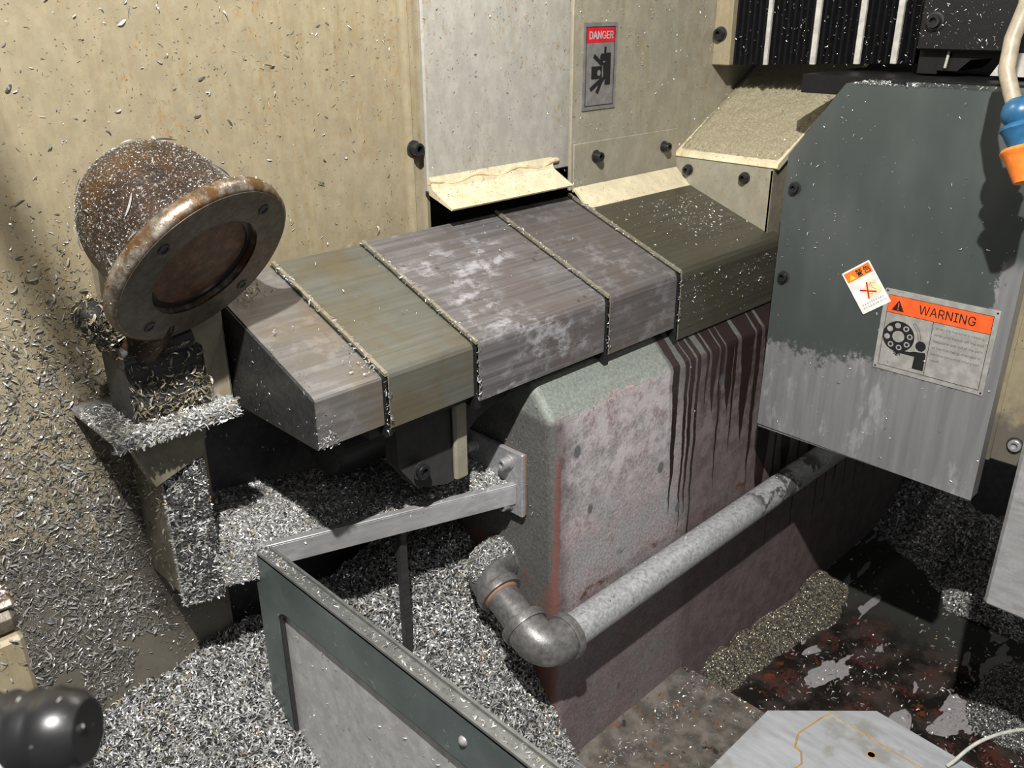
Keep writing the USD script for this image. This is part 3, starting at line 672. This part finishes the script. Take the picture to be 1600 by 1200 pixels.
obj('motion_mark', ext(arcs, .0002, th(.0017)), 'print_black', ws_)
for i, s in enumerate(['When the machine is running,', 'keep your hands off the tool', 'magazine and out of the path', 'of the tool being changed or', 'serious personal injury can', 'result.']):
    obj('text_line', text_poly_mesh(s, .0042, .0001, th(.0017) @ tm((.0935, .0945 - .0115 * i, 0)), False, .080 if i < 5 else .017), 'sign_grey_print', ws_)
for (u, v) in ((.004, .004), (W_ - .004, .004), (.004, H_ - .004), (W_ - .004, H_ - .004)):
    obj('rivet', lathe([(0, .0009), (.0012, .0009), (.0017, 0), (0, 0)], (GX - .0016, .592 - u, -.603 + v), (-1, 0, 0), 10), 'print_black', ws_)

stk = thing('warning_sticker', 'small tilted white sticker with orange header and a red cross beside the WARNING plate', 'sticker', (GX, .63, -.51))
tl, tr_, brc, blc = (np.array(q) for q in ((-.677, -.448), (-.632, -.413), (-.583, -.477), (-.624, -.512)))
eu = (tr_ - tl); SW = np.linalg.norm(eu); eu /= SW; ev = np.array([-eu[1], eu[0]]); SH = .082
T = frame((GX - .0020, -blc[0], blc[1]), (0, -eu[0], eu[1]), (0, -ev[0], ev[1])); th = lambda d: T @ tm((0, 0, d))
S_ = sbox(0, 0, SW, SH).buffer(-.002).buffer(.002)
obj('paper', ext(S_, .0003, T), 'print_white', stk)
obj('orange_header', ext(sbox(.003, SH - .021, SW - .003, SH - .003), .0001, th(.0003)), 'sticker_orange', stk)
obj('yellow_triangle', ext(Polygon([(.008, SH - .0185), (.0205, SH - .0185), (.01425, SH - .0085)]), .0001, th(.0004)), 'print_yellow', stk)
k = SW / .056
gao = [[(0, 8), (3, 8)], [(2, 10), (0, 7)], [(-1, 6), (9, 6)], [(4, 10), (4, 6)], [(1, 8.2), (8, 8.2)], [(1, 0), (1, 4)], [(1, 4), (8, 4)], [(8, 4), (8, 0)], [(1, .4), (8, .4)]]
jing = [[(0, 9), (4.5, 9)], [(1.3, 10), (1.3, 8)], [(3.2, 10), (3.2, 8)], [(.5, 7.6), (4.2, 7.6)], [(4.2, 7.6), (4.2, 5.6)], [(1.2, 6.6), (2.8, 6.6)], [(6, 10), (5, 8)], [(5.4, 9), (9.5, 9)], [(8.6, 9), (5.2, 5.6)], [(6, 8), (9.6, 5.6)], [(0, 5), (9.5, 5)], [(4.6, 5.7), (4.6, 5)], [(1.5, 3.9), (8, 3.9)], [(1.5, 2.9), (8, 2.9)], [(1.8, 1.9), (7.7, 1.9)], [(1.8, 0), (1.8, 1.9)], [(7.7, 0), (7.7, 1.9)], [(1.8, .1), (7.7, .1)]]
ch = unary_union([affinity.translate(affinity.scale(stroke(s, 1.0), .00125, .00125, origin=(0, 0)), ox, SH - .0185) for st_, ox in ((jing, .0245), (gao, .0405)) for s in st_])
obj('header_characters', ext(ch, .0001, th(.0004)), 'print_black', stk)
obj('figure_patch', ext(unary_union([Point(.030, .033).buffer(.011), Point(.041, .044).buffer(.009), sbox(.036, .024, .050, .040), Point(.046, .030).buffer(.008)]), .0001, th(.0003)), 'print_cream', stk)
obj('red_cross', ext(unary_union([stroke([(.0165, .041), (.0425, .0265)], .0026), stroke([(.034, .049), (.024, .021)], .0026)]), .0001, th(.0005)), 'sign_red', stk)
rl = np.random.default_rng(4); marks = []
for row in (.0145, .0085):
    u = .006
    while u < SW - .008:
        w = .002 + .002 * rl.random(); marks += [sbox(u, row, u + w, row + .0007), sbox(u + w * .4, row - .0014, u + w * .6, row + .0022), sbox(u, row - .0013, u + w, row - .0007)]; u += w + .0014
obj('small_print', ext(unary_union(marks), .0001, th(.0003)), 'print_grey', stk)
obj('figure_lines', ext(unary_union([stroke([(.034, .040), (.040, .046), (.046, .041)], .0009), stroke([(.040, .046), (.039, .036), (.044, .031)], .0009), stroke([(.028, .030), (.034, .026), (.037, .031)], .0009)]), .0001, th(.0004)), 'print_grey', stk)

# right of the guard
rp = thing('side_panel', 'cream side panel with a socket screw right of the grey guard', 'panel', (1.6, .3, -.76))
obj('sheet', box((1.60, .1, -.758), (1.612, .409, -.15), .004), 'cream_paint', rp)
obj('fold', box((1.593, .396, -.758), (1.60, .409, -.15), .002), 'cream_paint', rp)
screws(rp, [(1.60, .362, -.716)], (-1, 0, 0), .011, .008, 'bare_steel')
gb = thing('grey_box', 'grey sheet metal box low at the right edge, standing clear of the floor', 'box', (1.5, .2, -.95))
obj('body', box((1.45, .02, -.953), (1.75, .319, -.60), .006), 'trough_steel', gb)
obj('foot', box((1.56, .025, -1.45), (1.72, .09, -.953)), 'dark_inside', gb)

# nozzle
nz = thing('coolant_nozzle', 'blue segmented coolant nozzle with an orange tip on a tan hose', 'nozzle', (1.341, .382, -.217))
obj('hose', tube([(1.448, 0.424, 0.342), (1.417, 0.431, 0.114), (1.409, 0.433, -0.003), (1.393, 0.437, -0.046), (1.375, 0.431, -0.085), (1.367, 0.417, -0.112), (1.367, 0.408, -0.131)], .0108, 16), 'hose_tan', nz, smooth=60)
na = np.array([-.022, -.030, -.080]); na /= np.linalg.norm(na)
n0 = np.array([1.367, 0.405, -0.121])
obj('segment', lathe([(0.0000, 0.0000), (0.0137, 0.0000), (0.0205, 0.0068), (0.0239, 0.0160), (0.0239, 0.0251), (0.0182, 0.0331), (0.0148, 0.0365), (0.0000, 0.0365)], n0, na, 32), 'blue_plastic', nz, smooth=50)
obj('segment', lathe([(0.0000, 0.0000), (0.0177, 0.0000), (0.0251, 0.0046), (0.0268, 0.0091), (0.0239, 0.0137), (0.0205, 0.0251), (0.0160, 0.0342), (0.0160, 0.0524), (0.0000, 0.0524)], n0 + na * .032, na, 32), 'blue_plastic', nz, smooth=50)
obj('tip', lathe([(0.0000, 0.0046), (0.0188, 0.0000), (0.0268, -0.0011), (0.0294, 0.0034), (0.0274, 0.0080), (0.0234, 0.0137), (0.0154, 0.0456), (0.0125, 0.0462), (0.0000, 0.0410)], n0 + na * .068, na, 36), 'orange_plastic', nz, smooth=50)

# ------------------------------------------------------------------ frame of the lower gate
fr_ = thing('gate_frame', 'grey-green framed gate with a scratched steel infill, chips along its top rim', 'gate', (.52, .7, -1.45))
FX = .510
outer = sbox(-1.078, -1.45, -.20, -.757); inner = sbox(-1.026, -1.42, -.26, -.834).buffer(-.028).buffer(.028)
obj('face', ext(outer.difference(inner), .004, YZ(FX + .004)), 'frame_green', fr_, smooth=None)
obj('top_channel', cat_([box((FX + .004, .20, -.761), (FX + .024, 1.078, -.757)), box((FX + .020, .20, -.80), (FX + .024, 1.078, -.752)), box((FX, .20, -.760), (FX + .0035, 1.078, -.753))]), 'rim_steel', fr_)
obj('end_channel', box((FX + .004, 1.074, -1.45), (FX + .024, 1.078, -.76)), 'frame_green', fr_)
obj('infill', ext(inner.buffer(.004), .002, YZ(FX + .012)), 'scratched_steel', fr_, smooth=None)
obj('infill_seal', ext(inner.difference(inner.buffer(-.005)), .006, YZ(FX + .0085)), 'dark_steel', fr_, smooth=None)
for (yy, zz) in ((.602, -.795), (1.052, -1.085)):
    obj('screw', lathe([(0, .0055), (.003, .005), (.0065, .002), (.007, 0), (0, 0)], (FX, yy, zz), (-1, 0, 0), 20), 'bare_steel', fr_, smooth=60)
pan = obj('drip_pan', cat_([box((.70, .60, -1.32), (.945, .855, -1.312)), box((.941, .60, -1.32), (.945, .855, -1.290)), box((.70, .60, -1.32), (.704, .855, -1.29))]), 'trough_steel', None, label='grey steel drip pan behind the gate at the foot of the cast base', cat='pan')

# aluminium plate with its table, cable
al = thing('aluminium_plate', 'chamfered aluminium fixture plate with an oily recessed outline at the bottom right', 'plate', (1.1, .35, -1.22))
pl = Polygon([(1.237, .575), (1.380, .430), (1.36, .10), (.80, .10), (.80, .575)])
obj('plate', cat_([prism_z(list(pl.exterior.coords)[:-1], -1.232, -1.220)]), 'aluminium_plate', al, smooth=None)
ol = [(1.03, .468), (1.11, .478), (1.165, .467), (1.188, .480), (1.190, .494), (1.225, .506), (1.300, .493), (1.312, .486), (1.305, .40), (1.300, .20)]
path_ = np.array([(p[0], p[1], -1.2195) for p in ol])
seg_ = np.vstack([np.linspace(path_[i], path_[i + 1], 12, endpoint=False) for i in range(len(path_) - 1)] + [path_[-1:]])
obj('recess_edge', tube(seg_, .0016, 6), 'oil_line', al)
obj('pocket_plate', prism_z([(1.03, .466), (1.11, .476), (1.165, .465), (1.190, .478), (1.192, .492), (1.225, .504), (1.299, .491), (1.311, .484), (1.303, .40), (1.298, .12), (1.03, .12)], -1.22, -1.2185), 'aluminium_plate', al, smooth=None)
obj('hole', lathe([(0, 0), (.006, 0), (.0065, .0006), (.008, .0008), (.0085, 0), (0, 0)], (1.27, .39, -1.2185), (0, 0, 1), 20), 'oil_line', al)
obj('pedestal', box((.82, .12, -1.45), (1.25, .50, -1.232)), 'dark_steel', al)
cable = obj('cable', tube(__import__('scipy.interpolate').interpolate.make_interp_spline([0, 1, 2, 3, 4, 5], [(1.335, .285, -1.215), (1.36, .270, -1.190), (1.404, .253, -1.180), (1.475, .213, -1.180), (1.56, .15, -1.2), (1.62, .1, -1.24)])(np.linspace(0, 5, 40)), .0032, 10), 'cable_grey', None, label='thin pale cable arching off the aluminium plate', cat='cable', smooth=60)

# left edge: cream upright and black hose end, both close to the camera
lu = thing('door_post', 'cream door post at the left edge with a rusty packed top', 'post', (.11, .83, -.75))
obj('post', box((.02, .815, -1.45), (.145, .93, -.552), .004), 'cream_paint', lu)
obj('packing', box((.02, .822, -.552), (.146, .93, -.528), .006), 'rusty_face', lu)
obj('top_cap', box((.02, .826, -.528), (.148, .93, -.518), .004), 'rusty_rim', lu)
bh = thing('hose_end', 'black blurred hose end speckled with chips in the near left corner', 'hose', (.07, .42, -.36))
ha = np.array([.35, .12, .30]); ha /= np.linalg.norm(ha)
hc = np.array([.066, .412, -.335])
hax = np.array([.70, -.69, .10])
rib = [(0, -.16)] + [(.0225 + .0010 * math.cos(k * 2.1), -.16 + k * .004) for k in range(38)] + [(.021, -.006), (.016, 0), (0, 0)]
hp = lathe(rib, (.088, .402, -.343), hax, 40)
obj('sleeve', hp, 'rubber', bh, smooth=50)
ho = obj('overhead_hose', tube([(-0.044, 0.350, 0.860), (-0.030, 0.350, 0.805), (-0.019, 0.350, 0.759), (-0.003, 0.350, 0.699), (0.012, 0.350, 0.622), (0.017, 0.350, 0.572), (0.024, 0.350, 0.52)], .0085, 14), 'rubber', None, label='black hose hanging above the picture near the lamp', cat='hose')

# ------------------------------------------------------------------ heaps of chips
from scipy.interpolate import RBFInterpolator
# known heights of the heap under the trough: (x, y, z)
K = np.array([(.384, 1.205, -1.00), (.30, 1.205, -1.02), (.20, 1.205, -1.06), (.45, 1.205, -.97), (.354, 1.05, -1.055), (.25, .95, -1.15), (.45, 1.0, -1.09), (.45, .80, -1.27), (.25, .75, -1.30), (.05, 1.1, -1.12), (.05, .8, -1.3), (.60, 1.2, -.99), (.75, 1.2, -.96), (.90, 1.2, -.90), (.935, 1.08, -.93), (.935, .99, -.965), (.935, .947, -1.09), (.935, .88, -1.205), (.935, .82, -1.285), (.75, 1.0, -1.08), (.65, .95, -1.14), (.75, .85, -1.22), (.60, .75, -1.30), (.80, .70, -1.34), (.935, .70, -1.36), (.53, .55, -1.38), (.30, .5, -1.44), (.7, .45, -1.42), (.935, .5, -1.43), (.05, .5, -1.45)])
hf = RBFInterpolator(K[:, :2], K[:, 2], smoothing=1e-4, kernel='linear')
def hz(P):
    P = np.asarray(P); q = np.column_stack([P * 9, np.zeros(len(P))])
    return hf(P) + .06 * (meshkit.fbm(q + 30, 4) - .5) + .012 * (meshkit.noise(q * 6 + 3) - .5)
gx_, gy_ = np.linspace(.0, .955, 110), np.linspace(.45, 1.209, 90)
XX, YY = np.meshgrid(gx_, gy_, indexing='ij'); ZZ = hz(np.column_stack([XX.ravel(), YY.ravel()])).reshape(XX.shape)
heap = grid(lambda u, v: (0, 0, 0), gx_, gy_); heap.vertices = np.column_stack([XX.ravel(), YY.ravel(), ZZ.ravel()])
hp_ = thing('chip_heap', 'deep heap of bright metal chips piled between the wall, the gate and the cast base', 'metal chips', (.5, .9, -1.3), kind='stuff')
obj('bed', heap, 'chip_bed', hp_, smooth=True, kind='stuff')
P, N = on_mesh(heap, 125000, 1)
N = np.where(N[:, 2:] < 0, -N, N); keep = P[:, 1] > .55 + .0 * P[:, 0]
keep &= ~((P[:, 0] < .93) & (P[:, 0] > .52) & (P[:, 1] < .66))
P, N = P[keep], N[keep]
P = P + np.array([0, 0, 1]) * (rng.random((len(P), 1)) * .006 - .001)
scatter(hp_, P, N, (.0055, .0135), 'pile', tilt=1.1, lift=.5, seed=2)

def trough_pt(u, d, z): return tp0 + tdir * u + tn * d + np.array([0, 0, z])
def bed(u, v):
    d = .002 + v * .20; p = trough_pt(u, d, 0)
    z = -.757 + .022 * min(1, max(0, (.12 - u) / .12)) + .010 * min(1, v * 2) + .014 * (meshkit.fbm(p[None] * 25 + 4, 3)[0] - .5)
    return p + [0, 0, z - .004]
us, vs = np.linspace(.01, .54, 70), np.linspace(0, 1, 28)
tb = grid(bed, us, vs)
tb.vertices[:, 1] = np.minimum(tb.vertices[:, 1], WY + .04)
tc = thing('trough_chips', 'bright loose metal chips filling the steel trough under the way cover', 'metal chips', (.66, 1.05, -.77), kind='stuff')
obj('bed', tb, 'chip_bed', tc, smooth=True, kind='stuff')
P, N = on_mesh(tb, 34000, 3); N = np.where(N[:, 2:] < 0, -N, N); P = P + np.array([0, 0, 1]) * rng.random((len(P), 1)) * .006
# the front of the left end, where chips spill over and cling
Pf, Nf = on_rect(9500, trough_pt(-.002, -.002, -.815), tdir * .058, (0, 0, .235), lambda q: np.clip(1.2 - .0 * q[:, 0], 0, 1), 5)
Pg, Ng = on_rect(2600, trough_pt(.05, -.002, -.80), tdir * .075, (0, 0, .055), lambda q: np.clip((.16 - ((q - tp0) @ tdir)) / .06, 0, 1), 6)
P, N = join((P, N), (Pf, Nf), (Pg, Ng))
scatter(tc, P, N, (.0050, .0115), 'pile', tilt=1.0, lift=.5, seed=4)
obj('clinging_mat', grid(lambda u, v: trough_pt(.0 + u * .057, -.003 - .005 * meshkit.fbm(np.array([[u * 9, v * 30, 2.]]), 3)[0], -.812 + v * .232), np.linspace(0, 1, 12), np.linspace(0, 1, 40)), 'chip_bed', tc, smooth=True, kind='stuff')

# chips clinging to the cream wall, thick at the bottom left, sparse above
wcips = thing('wall_chips', 'fine chips clinging to the cream back wall, thickest low on the left', 'metal chips', (.4, WY, -.5), kind='stuff')
def wd(P):
    x, z = P[:, 0], P[:, 2]
    n = fb(P, 16, 3); low = np.clip((-.20 - z) / .40, 0, 1) * np.clip((.47 - x) / .10, 0, 1)
    d = .055 + .9 * low ** 1.15 * np.clip(.35 + 1.5 * n, 0, 1.3)
    d *= np.where(z < -.90, np.clip(.15 + (n > .5) * 1.2, 0, 1), 1)
    d *= np.where((x > .62) & (z < -.1), .45, 1)
    return d
P, N = on_rect(80000, (-.02, WY, -1.06), (.95, 0, 0), (0, 0, 1.08), wd, 7)
scatter(wcips, P, N, (.0024, .0085), 'hair', 'chip_grey', tilt=.7, lift=.45, seed=8)
P, N = on_rect(52000, (-.02, WY, -1.06), (.56, 0, 0), (0, 0, .80), lambda P: np.clip(wd(P) - .2, 0, 1), 9)
scatter(wcips, P, N, (.0035, .0135), 'fiber', 'chip_grey', tilt=.9, lift=.6, seed=10, name='matted_chips')
P, N = on_rect(150, (.15, WY, -.55), (.80, 0, 0), (0, 0, .60), None, 12)
scatter(wcips, P, N, (.007, .016), 'hair', 'chip_grey', tilt=.35, lift=.3, seed=13, name='large_chips')

# chips on other surfaces
def spread(name, label, base, sets, size, mixk='fine', seed=1, tilt=.5, mat='chip_metal', lift=.35):
    t = thing(name, label, 'metal chips', base, kind='stuff'); P, N = join(*sets); scatter(t, P, N, size, mixk, mat, tilt, lift, seed); return t
up = lambda n, x0, x1, y0, y1, o, dens, seed: on_rect(n, (x0, y0, sl(y0) + o + .0012), (x1 - x0, 0, 0), (0, y1 - y0, (y1 - y0) * .384), dens, seed)
gauss = lambda P, x, y, s: np.exp(-(((P[:, 0] - x) / s) ** 2 + ((P[:, 1] - y) / (s * .8)) ** 2))
sets = [up(6500, 1.31, 1.635, .90, 1.09, .012, lambda P: .05 + .75 * gauss(P, 1.53, .955, .085) + .35 * gauss(P, 1.42, .95, .04), 21),
        on_rect(420, (1.31, .883, -.57), (.33, 0, 0), (0, 0, .11), lambda P: np.clip((P[:, 2] + .58) / .16, .1, 1), 22),
        up(300, .54, 1.29, .90, 1.15, .008, lambda P: .25 + 0 * P[:, 0], 23)]
for x0, o in ((.6375, .003), (.800, .006), (1.0965, .009), (1.295, .012)):
    sets.append(up(110, x0 - .004, x0 + .010, .895, 1.15, o + .003, None, int(x0 * 1000)))
    sets.append(on_rect(40, (x0 - .0, YF - o - .003, -.54), (.011, 0, 0), (0, 0, .08), None, int(x0 * 900)))
sets.append(up(300, .59, .645, .898, .99, .003, lambda P: gauss(P, .636, .915, .02) + .8 * gauss(P, .627, .955, .012), 31))
sets.append(on_rect(220, (.532, .896, -.53), (.03, 0, 0), (0, 0, .06), lambda P: np.clip((-.475 - P[:, 2]) / .06, 0, 1), 32))
sets.append(on_rect(260, (.533, 1.15, -.527), (0, -.25, 0), (0, 0, .12), None, 33))
spread('cover_chips', 'small bright chips strewn over the way cover, densest on its brown right plate', (1.1, 1.0, -.45), sets, (.0028, .0085), seed=34)
nest = up(340, .54, .60, 1.06, 1.135, .002, lambda P: gauss(P, .565, 1.10, .018), 35)
nest = (nest[0] + np.array([0, 0, 1]) * rng.random((len(nest[0]), 1)) * .018, nest[1])
spread('chip_nest', 'little tangle of dark chips at the back of the first cover plate, by the lamp', (.565, 1.10, -.37), [nest], (.007, .017), 'hair', 36, 1.6, 'chip_oily')
GXs = GX - .0006
sets = [on_rect(900, (GXs, .806, -.79), (0, -.42, 0), (0, 0, .66), lambda P: np.clip(.20 + .5 * ((P[:, 1] > .66) & (P[:, 2] > -.45)) + .9 * (fb(P, 13, 5) - .45), 0, 1) * (P[:, 2] < -.14 - np.clip(P[:, 1] - .715, 0, 1) * 1.4), 41)]
spread('guard_chips', 'tiny bright chips stuck to the grey-green guard', (GX, .6, -.5), sets, (.0022, .0075), 'fine', 42, .3)
sets = [on_rect(500, (1.505, .386 + .33, -.1235), (.07, 0, 0), (0, -.001, .0), None, 43), on_rect(900, (1.50, .50, -.1240), (.08, 0, 0), (0, .21, 0), lambda P: .1 + .9 * gauss(P, 1.52, .665, .05), 44)]
spread('guard_top_chips', 'bright chips heaped along the top fold of the grey guard', (1.53, .62, -.124), sets[1:], (.004, .009), 'pile', 45, .8)
sets = [on_rect(1500, (1.298, 1.1495, -.33), (.46, 0, 0), (0, 0, .36), lambda P: np.clip(.35 + .9 * (fb(P, 12, 6) - .42), 0, 1), 46), on_rect(260, (1.30, 1.144, -.332), (.337, 0, 0), (0, -.049, -.042), None, 47), on_rect(850, (.97, 1.1795, -.28), (.36, 0, 0), (0, 0, .30), lambda P: np.clip(.12 + .6 * (P[:, 2] > -.12) * fb(P, 14, 8), 0, 1), 48), on_rect(150, (.97, 1.17, -.289), (.36, 0, 0), (0, -.048, -.026), None, 49)]
spread('panel_chips', 'fine chips dotted over the pale panels and their lips', (1.4, 1.15, -.2), sets, (.0022, .0068), 'stuck', 50, .5)
sets = [on_rect(620, (1.7605, 1.105, -.118), (0, -.41, 0), (0, 0, .14), lambda P: np.clip(.2 + 1.1 * (fb(P, 11, 9) - .35), 0, 1), 51), on_rect(170, (1.6995, .688, -.075), (0, -.2, 0), (0, 0, .10), None, 52)]
spread('bellows_chips', 'white specks of chip on the black bellows and plate', (1.76, .9, -.06), sets, (.0022, .0075), 'stuck', 53, .5)
sets = [on_rect(1500, (hx + .004, .904, -.290), (.34, 0, .1935), (0, .244, 0), None, 54)]
spread('hood_chips', 'dull chips bedded in the crust on the hood roof', (1.75, 1.0, -.25), sets, (.003, .007), 'fine', 55, .9, 'chip_oily')
# lamp
P, N = on_mesh(housing, 24000, 61); k = (N @ np.array([-.2, -.3, .93])) > .12 + .5 * (fb(P, 40, 2) - .5); P, N = P[k], N[k]
spread('lamp_chips', 'fine chips crusting the top of the rusty work lamp', (.44, 1.03, -.2), [(P, N)], (.0013, .0036), 'hair', 62, .9)
P, N = on_mesh(housing, 120, 63); k = (N @ np.array([-.5, -.5, .6])) > .3; P2, N2 = on_mesh(rim, 900, 64); k2 = (N2 @ np.array([-.4, -.3, .85])) > .2
spread('lamp_chip_strands', 'long silvery chip strands lying on the rusty work lamp and its flange', (.44, 1.03, -.2), [(P[k], N[k])], (.014, .036), 'strand', 65, .25)
spread('lamp_rim_chips', 'chips on the rim of the rusty work lamp', (.46, .98, -.29), [(P2[k2], N2[k2])], (.0022, .0055), 'fine', 66, .6, 'chip_oily')
sets = [on_rect(2600, (.334, 1.046, -.503), (.172, 0, 0), (0, .02, .006), lambda P: np.clip(.4 + fb(P, 50, 2), 0, 1), 71), on_rect(1500, (.334, 1.047, -.516), (.172, 0, 0), (0, 0, .016), None, 72), on_rect(1500, (.334, 1.05, -.499), (.040, 0, 0), (0, .12, 0), None, 73)]
spread('shelf_chips', 'silvery chips and strands matted along the front edge of the lamp shelf', (.42, 1.05, -.5), sets, (.004, .013), 'hair', 74, 1.3, 'chip_metal', .8)
sets = [on_rect(900, (.372, 1.065, -.50), (.108, 0, 0), (0, 0, .09), lambda P: np.clip((-.42 - P[:, 2]) / .05, .15, 1), 75), on_rect(500, (.370, 1.062, -.405), (.10, 0, 0), (0, .05, 0), None, 76), (lambda q: (q[0][q[1][:, 1] < .5], q[1][q[1][:, 1] < .5]))(on_mesh(kn, 900, 79)), on_rect(500, (.404, 1.20, -.79), (0, -.09, 0), (0, 0, .28), lambda P: .3 + .5 * (P[:, 2] > -.66), 77)]
spread('post_chips', 'dark oily chips matted on the block and clamp beneath the rusty lamp', (.42, 1.08, -.45), sets, (.005, .015), 'hair', 78, 1.2, 'chip_oily', .6)
# rim of the gate, infill, elbow, pipe, floor
sets = [on_rect(1500, (FX + .004, .30, -.7568), (.015, 0, 0), (0, .775, 0), lambda P: np.clip(.25 + 1.2 * (fb(P, 22, 4) - .4) + .8 * (P[:, 1] > 1.0), 0, 1), 81), on_rect(330, (FX + .0095, 1.0, -1.25), (0, -.55, 0), (0, 0, .40), None, 82)]
spread('gate_chips', 'chips caught in the top channel of the grey-green gate', (FX, .7, -.757), sets, (.003, .009), 'pile', 83, .8)
el1 = elbow(e1, -sd, (1, 0, 0), .0375, .062, .041, '')[0]
P, N = on_mesh(el1, 5000, 84); k = (N[:, 2] > .25) & (P[:, 1] > e1[1] - .03)
spread('elbow_chips', 'bright chips heaped on top of the upper pipe elbow', tuple(e1), [(P[k] + np.array([0, 0, .004]) * rng.random((k.sum(), 1)), N[k])], (.005, .0105), 'pile', 85, 1.0, 'chip_metal', .6)
sets = [on_rect(420, (.86, .855, -1.34), (.50, 0, 0), (0, 0, .75), lambda P: np.clip(.15 + .7 * (fb(P, 9, 4) - .4) + .9 * (P[:, 2] < -1.22), 0, 1) * (P[:, 0] > .98), 86), on_rect(160, (.936, 1.1, -.80), (0, -.24, 0), (0, 0, .22), None, 87), on_rect(60, (1.0, PY, PZ + .0305), (.9, 0, 0), (0, .01, 0), None, 88)]
spread('base_chips', 'scattered chips stuck to the cast base and the pipe', (1.2, .85, -1.0), sets, (.0025, .0065), 'stuck', 89, .5)
fz = -1.3715
sets = [on_rect(3000, (.94, .40, fz), (.44, 0, 0), (0, .45, 0), lambda P: np.clip(.10 + .55 * (fb(P, 12, 7) - .35) + .9 * np.exp(-((P[:, 1] - .80) / .035) ** 2) + .8 * np.exp(-((P[:, 0] - 1.37) / .02) ** 2), 0, 1), 91)]
spread('floor_plate_chips', 'chips scattered on the rust-stained floor plate', (1.15, .7, fz), sets, (.004, .0105), 'pile', 92, .5)
sets = [on_rect(14000, (1.39, .05, -1.4493), (.95, 0, 0), (0, .80, 0), lambda P: np.clip(.03 + 1.4 * (fb(P, 8, 7) - .46) + .35 * gauss(P, 1.55, .62, .16) + .1 * gauss(P, 1.9, .3, .25), 0, 1), 93)]
spread('floor_chips', 'bright chips scattered over the wet dark floor', (1.8, .5, -1.45), sets, (.004, .0125), 'pile', 94, .5)
# mounds
def mound(name, label, pts, sx, h, n, mat, seed, size):
    pts = np.array(pts, float); lo, hi = pts.min(0) - sx * 1.6, pts.max(0) + sx * 1.6
    xs_, ys_ = np.linspace(lo[0], hi[0], 46), np.linspace(lo[1], min(hi[1], .85), 40)
    def f(x, y):
        d = np.exp(-(((x - pts[:, 0]) / sx) ** 2 + ((y - pts[:, 1]) / (sx * .7)) ** 2)).max()
        nz_ = meshkit.fbm(np.array([[x * 30, y * 30, seed]]), 3)[0]
        return (x, y, -1.4535 + h * min(1, d * 1.25) * (.75 + .5 * nz_))
    mm = grid(f, xs_, ys_); t = thing(name, label, 'metal chips', (pts[:, 0].mean(), pts[:, 1].mean(), -1.45), kind='stuff')
    obj('bed', mm, 'chip_bed', t, smooth=True, kind='stuff')
    P, N = on_mesh(mm, n * 3, seed); N = np.where(N[:, 2:] < 0, -N, N); k = P[:, 2] > -1.4498
    scatter(t, P[k], N[k], size, 'fine', mat, .9, .5, seed + 1); return t
mound('chip_mound', 'mound of fine golden chips against the foot of the cast base', [(1.50, .835), (1.60, .825), (1.70, .815), (1.79, .80), (1.86, .785), (1.95, .81)], .055, .055, 9000, 'chip_oily', 101, (.003, .0065))
mound('chip_mound', 'pale chip mound on the floor at the right edge under the grey box', [(1.93, .30), (1.86, .24), (1.98, .22), (1.84, .30)], .07, .05, 6000, 'chip_metal', 104, (.003, .0075))
mound('chip_mound', 'dark shadowed chip mound in the corner below the side panel', [(2.45, .60), (2.50, .70), (2.38, .52), (2.55, .50), (2.30, .45), (2.42, .40), (2.56, .80)], .12, .10, 14000, 'chip_metal', 107, (.006, .013))
# specks on the near hose end
P, N = on_mesh(hp, 130, 111); k = N @ np.array([-.3, -.6, .5]) > -.2
spread('hose_specks', 'chip specks on the black hose end', (.07, .42, -.33), [(P[k], N[k])], (.002, .005), 'fine', 112, .5)
P1, N1 = on_rect(260, (.03, .8145, -.80), (.115, 0, 0), (0, 0, .25), None, 113); P2, N2 = on_rect(420, (.03, .828, -.517), (.118, 0, 0), (0, .10, 0), None, 114)
spread('door_post_chips', 'chips on the cream door post at the left edge', (.1, .82, -.6), [(P1, N1), (P2, N2)], (.003, .010), 'stuck', 115, .7)
